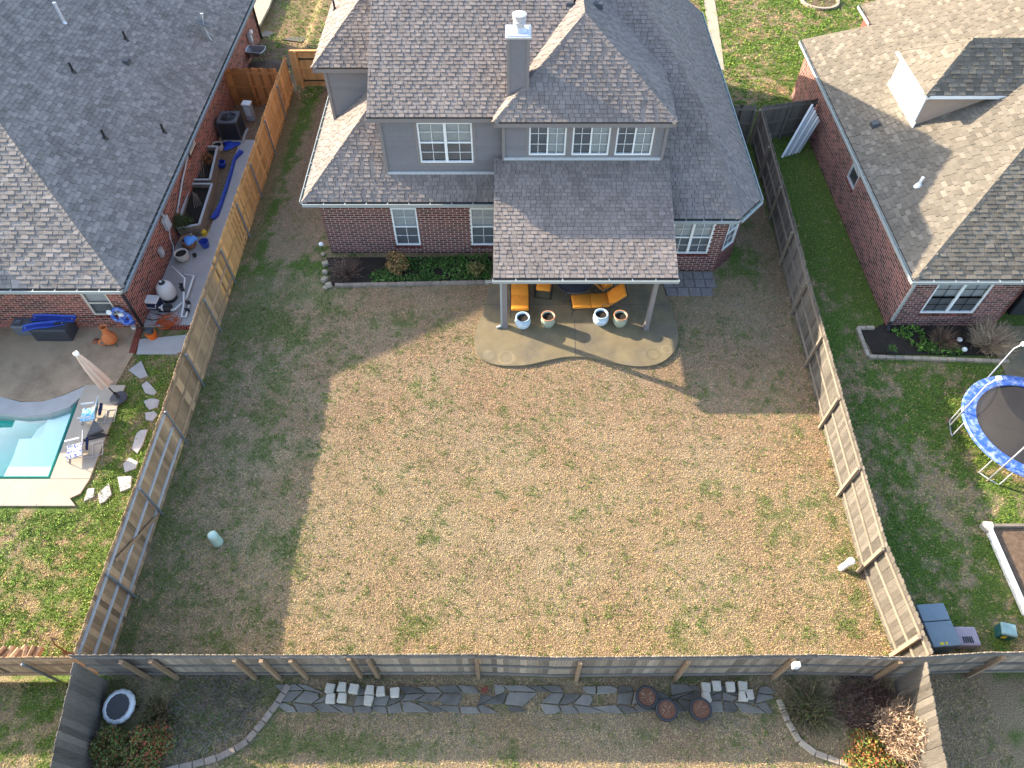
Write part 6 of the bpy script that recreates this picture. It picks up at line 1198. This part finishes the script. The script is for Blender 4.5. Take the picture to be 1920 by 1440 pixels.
t = thing('dried_bush', 'low tangle of grey dead stems inside the left curved edging', 'dried bush', G(400, 1330)); ob('stem', twigmesh('stem', 900, (0, 0, 0), 1.25, .16, [(.22, .18, .15), (.30, .25, .21), (.14, .10, .08)], .008, 4, 1, .3, base=.95), m_twig, t); ob('foliage', leafmesh('foliage', ellip(500, (0, 0, 0), (1.2, .8, .12)), .07, [(.06, .10, .025), (.10, .08, .05)], .6, .4), m_leaf, t)
# ------------------------------------------------------------------ grass (uncountable): dormant straw blades and green tufts
EXC = [PATIO, BED, gp([(1612, 612), (1893, 610), (1893, 676), (1629, 668)]), [(-7.0, 20.3), (8.5, 20.3), (8.5, 34), (-7, 34)], [(5.3, 19.3), (7.7, 19.3), (8.5, 20.4), (5.3, 20.4)], gp([(1243, 507), (1343, 507), (1338, 556), (1246, 556)]),
       [(-40, 16.9), (-13.3, 16.9), (-13.3, 34), (-40, 34)], [(13.2, 16.55), (40, 16.55), (40, 31.05), (13.2, 31.05)], gpl([(-420, 600), (412, 600), (330, 664), (235, 664), (216, 724), (236, 722), (143, 960), (-440, 960)]), gpl([(268, 612), (330, 440), (545, 200), (545, 262), (410, 612)]),
       gp([(447, -40), (520, -40), (470, 68), (455, 62)]), gp([(1312, -40), (1334, -40), (1358, 132), (1340, 132)]), gp([(1855, 985), (1990, 985), (2080, 1150), (1928, 1150)]), [(tc.x - .1, tc.y - .1), (tc.x + .1, tc.y - .1), (tc.x, tc.y + .1)]]
def lawn(name, label, rects, blades, L, wdt, greenonly=False, tall=1.0):
    xs = []; 
    for (x0, x1, y0, y1, dens) in rects:
        n = int((x1 - x0) * (y1 - y0) * dens); xs.append(np.column_stack([RNG.uniform(x0, x1, n), RNG.uniform(y0, y1, n)]))
    P = np.concatenate(xs); ok = np.ones(len(P), bool)
    for e in EXC: ok &= ~inpoly(P[:, 0], P[:, 1], e)
    # keep what the picture can see
    v = np.column_stack([P, gh(P[:, 0], P[:, 1]) - CAM_H]); dep = v @ _fw; px = 960 + CAM_F * v[:, 0] / dep; py = 720 - CAM_F * (v @ _up) / dep
    ok &= (px > -160) & (px < 2080) & (py > -80) & (py < 1560); P = P[ok]
    g, d, zr, zf, zl, zb = zones(P[:, 0], P[:, 1]); keep = RNG.uniform(0, 1, len(P)) > d * .85; isg = RNG.uniform(0, 1, len(P)) < g * .9
    sp = fbm(P[:, 0] * 5, P[:, 1] * 5, 51) > .58; isg |= sp & (RNG.uniform(0, 1, len(P)) < .5)
    if greenonly: keep &= isg
    P, isg, zr, zf, zl, zb = P[keep], isg[keep], zr[keep], zf[keep], zl[keep], zb[keep]; n = len(P)
    base = np.repeat(np.column_stack([P, gh(P[:, 0], P[:, 1])]), blades, 0); N = len(base); ig = np.repeat(isg, blades); lush = np.repeat(zr | zf | zl, blades)
    a = RNG.uniform(0, 2 * np.pi, N); tl = np.where(ig, RNG.uniform(.35, 1.1, N), RNG.uniform(.12, .8, N)); ln = L * RNG.uniform(.55, 1.35, N) * np.where(ig, 1.0, 1.0)
    d = np.stack([np.cos(a) * np.cos(tl), np.sin(a) * np.cos(tl), np.sin(tl) * tall], 1); s = np.stack([-np.sin(a), np.cos(a), np.zeros(N)], 1); off = RNG.normal(0, L * .16, (N, 3)); off[:, 2] = np.abs(off[:, 2]) * .25
    base = base + off; w = (wdt * RNG.uniform(.6, 1.3, N))[:, None]
    V = np.stack([base - s * w, base + s * w, base + d * ln[:, None]], 1).reshape(-1, 3)
    straw = np.array([(.50, .375, .24), (.43, .31, .20), (.57, .44, .30), (.32, .22, .14), (.46, .32, .23)]); grn = np.array([(.12, .175, .04), (.16, .22, .05), (.09, .13, .03), (.22, .25, .075)]); lgr = np.array([(.13, .22, .03), (.19, .29, .045), (.09, .155, .025), (.28, .34, .07)])
    k = RNG.integers(0, 5, N); k4 = RNG.integers(0, 4, N); warm = fbm(base[:, 0] * .5, base[:, 1] * .5, 61)[:, None]
    yy_ = base[:, 1]; top_ = ss(9.5, 13.5, yy_)[:, None]; straw_t = np.array([1.0, 1.02, .90]) * (1 - top_) + np.array([1.0, .93, .92]) * top_; strp = (1 + .07 * np.sin(yy_ * 9.5 + 1.5 * vn(base[:, 0] * .4, yy_ * .4, 77)))[:, None]
    c = np.where(ig[:, None], np.where(lush[:, None], lgr[k4], grn[k4]), straw[k] * np.where(lush[:, None], [1.05, 1.05, .80], [1.0, .98, .87]) * straw_t * strp * (1 + (warm - .5) * [.2, .05, -.14])) * RNG.uniform(.5, 1.15, (N, 1))
    o = ob(name, npmesh(name, V, np.arange(3 * N).reshape(-1, 3), np.repeat(c, 3, 0)), m_grass); o['kind'] = 'stuff'; tag(o, label, 'grass'); return n
lawn('lawn_grass', 'dormant straw coloured lawn with green weeds filling the fenced yard', [(-10.25, 10.2, 4.9, 17.5, 330), (-10.3, -6.9, 17.5, 32, 170), (5, 10.6, 17.5, 27.4, 170), (-7, 5.4, 17.5, 20.4, 260)], 5, .058, .0056)
lawn('lawn_grass', 'sparse green and straw grass of the pool yard', [(-16, -10.4, 4.9, 16, 230), (-13, -10.6, 16, 20, 80)], 5, .058, .0085)
lawn('lawn_grass', 'patchy green lawn of the trampoline yard', [(9.7, 17.5, 4.9, 16.6, 230), (10.0, 13.4, 16.6, 28, 160)], 5, .058, .0085)
lawn('lawn_grass', 'bright green and yellow front lawn beyond the houses', [(-13.4, -6.5, 30.5, 46, 70), (8.8, 22, 27.6, 46, 70)], 5, .09, .016)
lawn('lawn_grass', 'grey straw grass strip of the rear yard at the bottom', [(-14, 12, .8, 4.72, 320)], 5, .058, .0056)

def weeds(name, label, rects, size, cols, blades=14, drift=.5, thr=.45):
    P = np.concatenate([np.column_stack([RNG.uniform(x0, x1, int((x1 - x0) * (y1 - y0) * d)), RNG.uniform(y0, y1, int((x1 - x0) * (y1 - y0) * d))]) for x0, x1, y0, y1, d in rects])
    k = .5 * fbm(P[:, 0] * .7, P[:, 1] * .7, 81) + .5 * fbm(P[:, 0] * 2.6, P[:, 1] * 2.6, 83); ok = k > thr
    for e in EXC: ok &= ~inpoly(P[:, 0], P[:, 1], e)
    P = P[ok]; n = len(P); s = size * RNG.uniform(.5, 1.5, n) ** 1.3; base = np.repeat(np.column_stack([P, gh(P[:, 0], P[:, 1])]), blades, 0); S_ = np.repeat(s, blades)
    pos = base + np.column_stack([RNG.normal(0, 1, len(base)) * S_ * .55, RNG.normal(0, 1, len(base)) * S_ * .55, np.abs(RNG.normal(0, 1, len(base))) * S_ * .25 + .01])
    o = ob(name, leafmesh(name, pos, size * .75, cols, .6, .34), m_leaf); o['kind'] = 'stuff'; tag(o, label, 'weeds')
WG = [(.09, .15, .03), (.13, .20, .035), (.06, .10, .02), (.18, .22, .05)]; LG = [(.13, .23, .03), (.19, .31, .04), (.08, .15, .022), (.25, .34, .06)]
weeds('lawn_weeds', 'small dark green weed tufts dotted over the straw lawn', [(-10.2, -5.5, 5, 17.5, 22), (-5.5, 9.7, 5, 8.5, 15), (-5.5, 9.9, 8.5, 17.3, 10), (8, 10.2, 17.3, 27, 9), (-10.2, -7.2, 17.5, 30, 8)], .055, WG)
weeds('lawn_weeds', 'bright green weed clumps in the pool yard grass', [(-15.5, -10.5, 5, 11, 34), (-12.6, -10.6, 11, 15.5, 34)], .085, LG, thr=.42)
weeds('lawn_weeds', 'green weed clumps in the trampoline yard', [(9.9, 17, 5, 16.4, 22)], .08, [(.06, .12, .022), (.10, .17, .03), (.13, .22, .035)], thr=.46)
weeds('lawn_weeds', 'green weed tufts in the rear yard strip', [(-7, 8, 1.2, 3.6, 10)], .06, WG, thr=.5)
weeds('lawn_weeds', 'yellow green clumps in the far front lawn', [(-13, -7, 32, 44, 12), (9, 22, 28, 44, 12)], .12, LG, thr=.44)
g = G(1450, 1280); b = B(); b.box((0, 0, 0), (.15, .12, .24)); o = ob('post_box', b, m_white, M=Matrix.Translation((g.x + .02, g.y - .03, 1.70)), bevel=.012); tag(o, 'white box fixed to the top of a post of the back fence', 'post box')
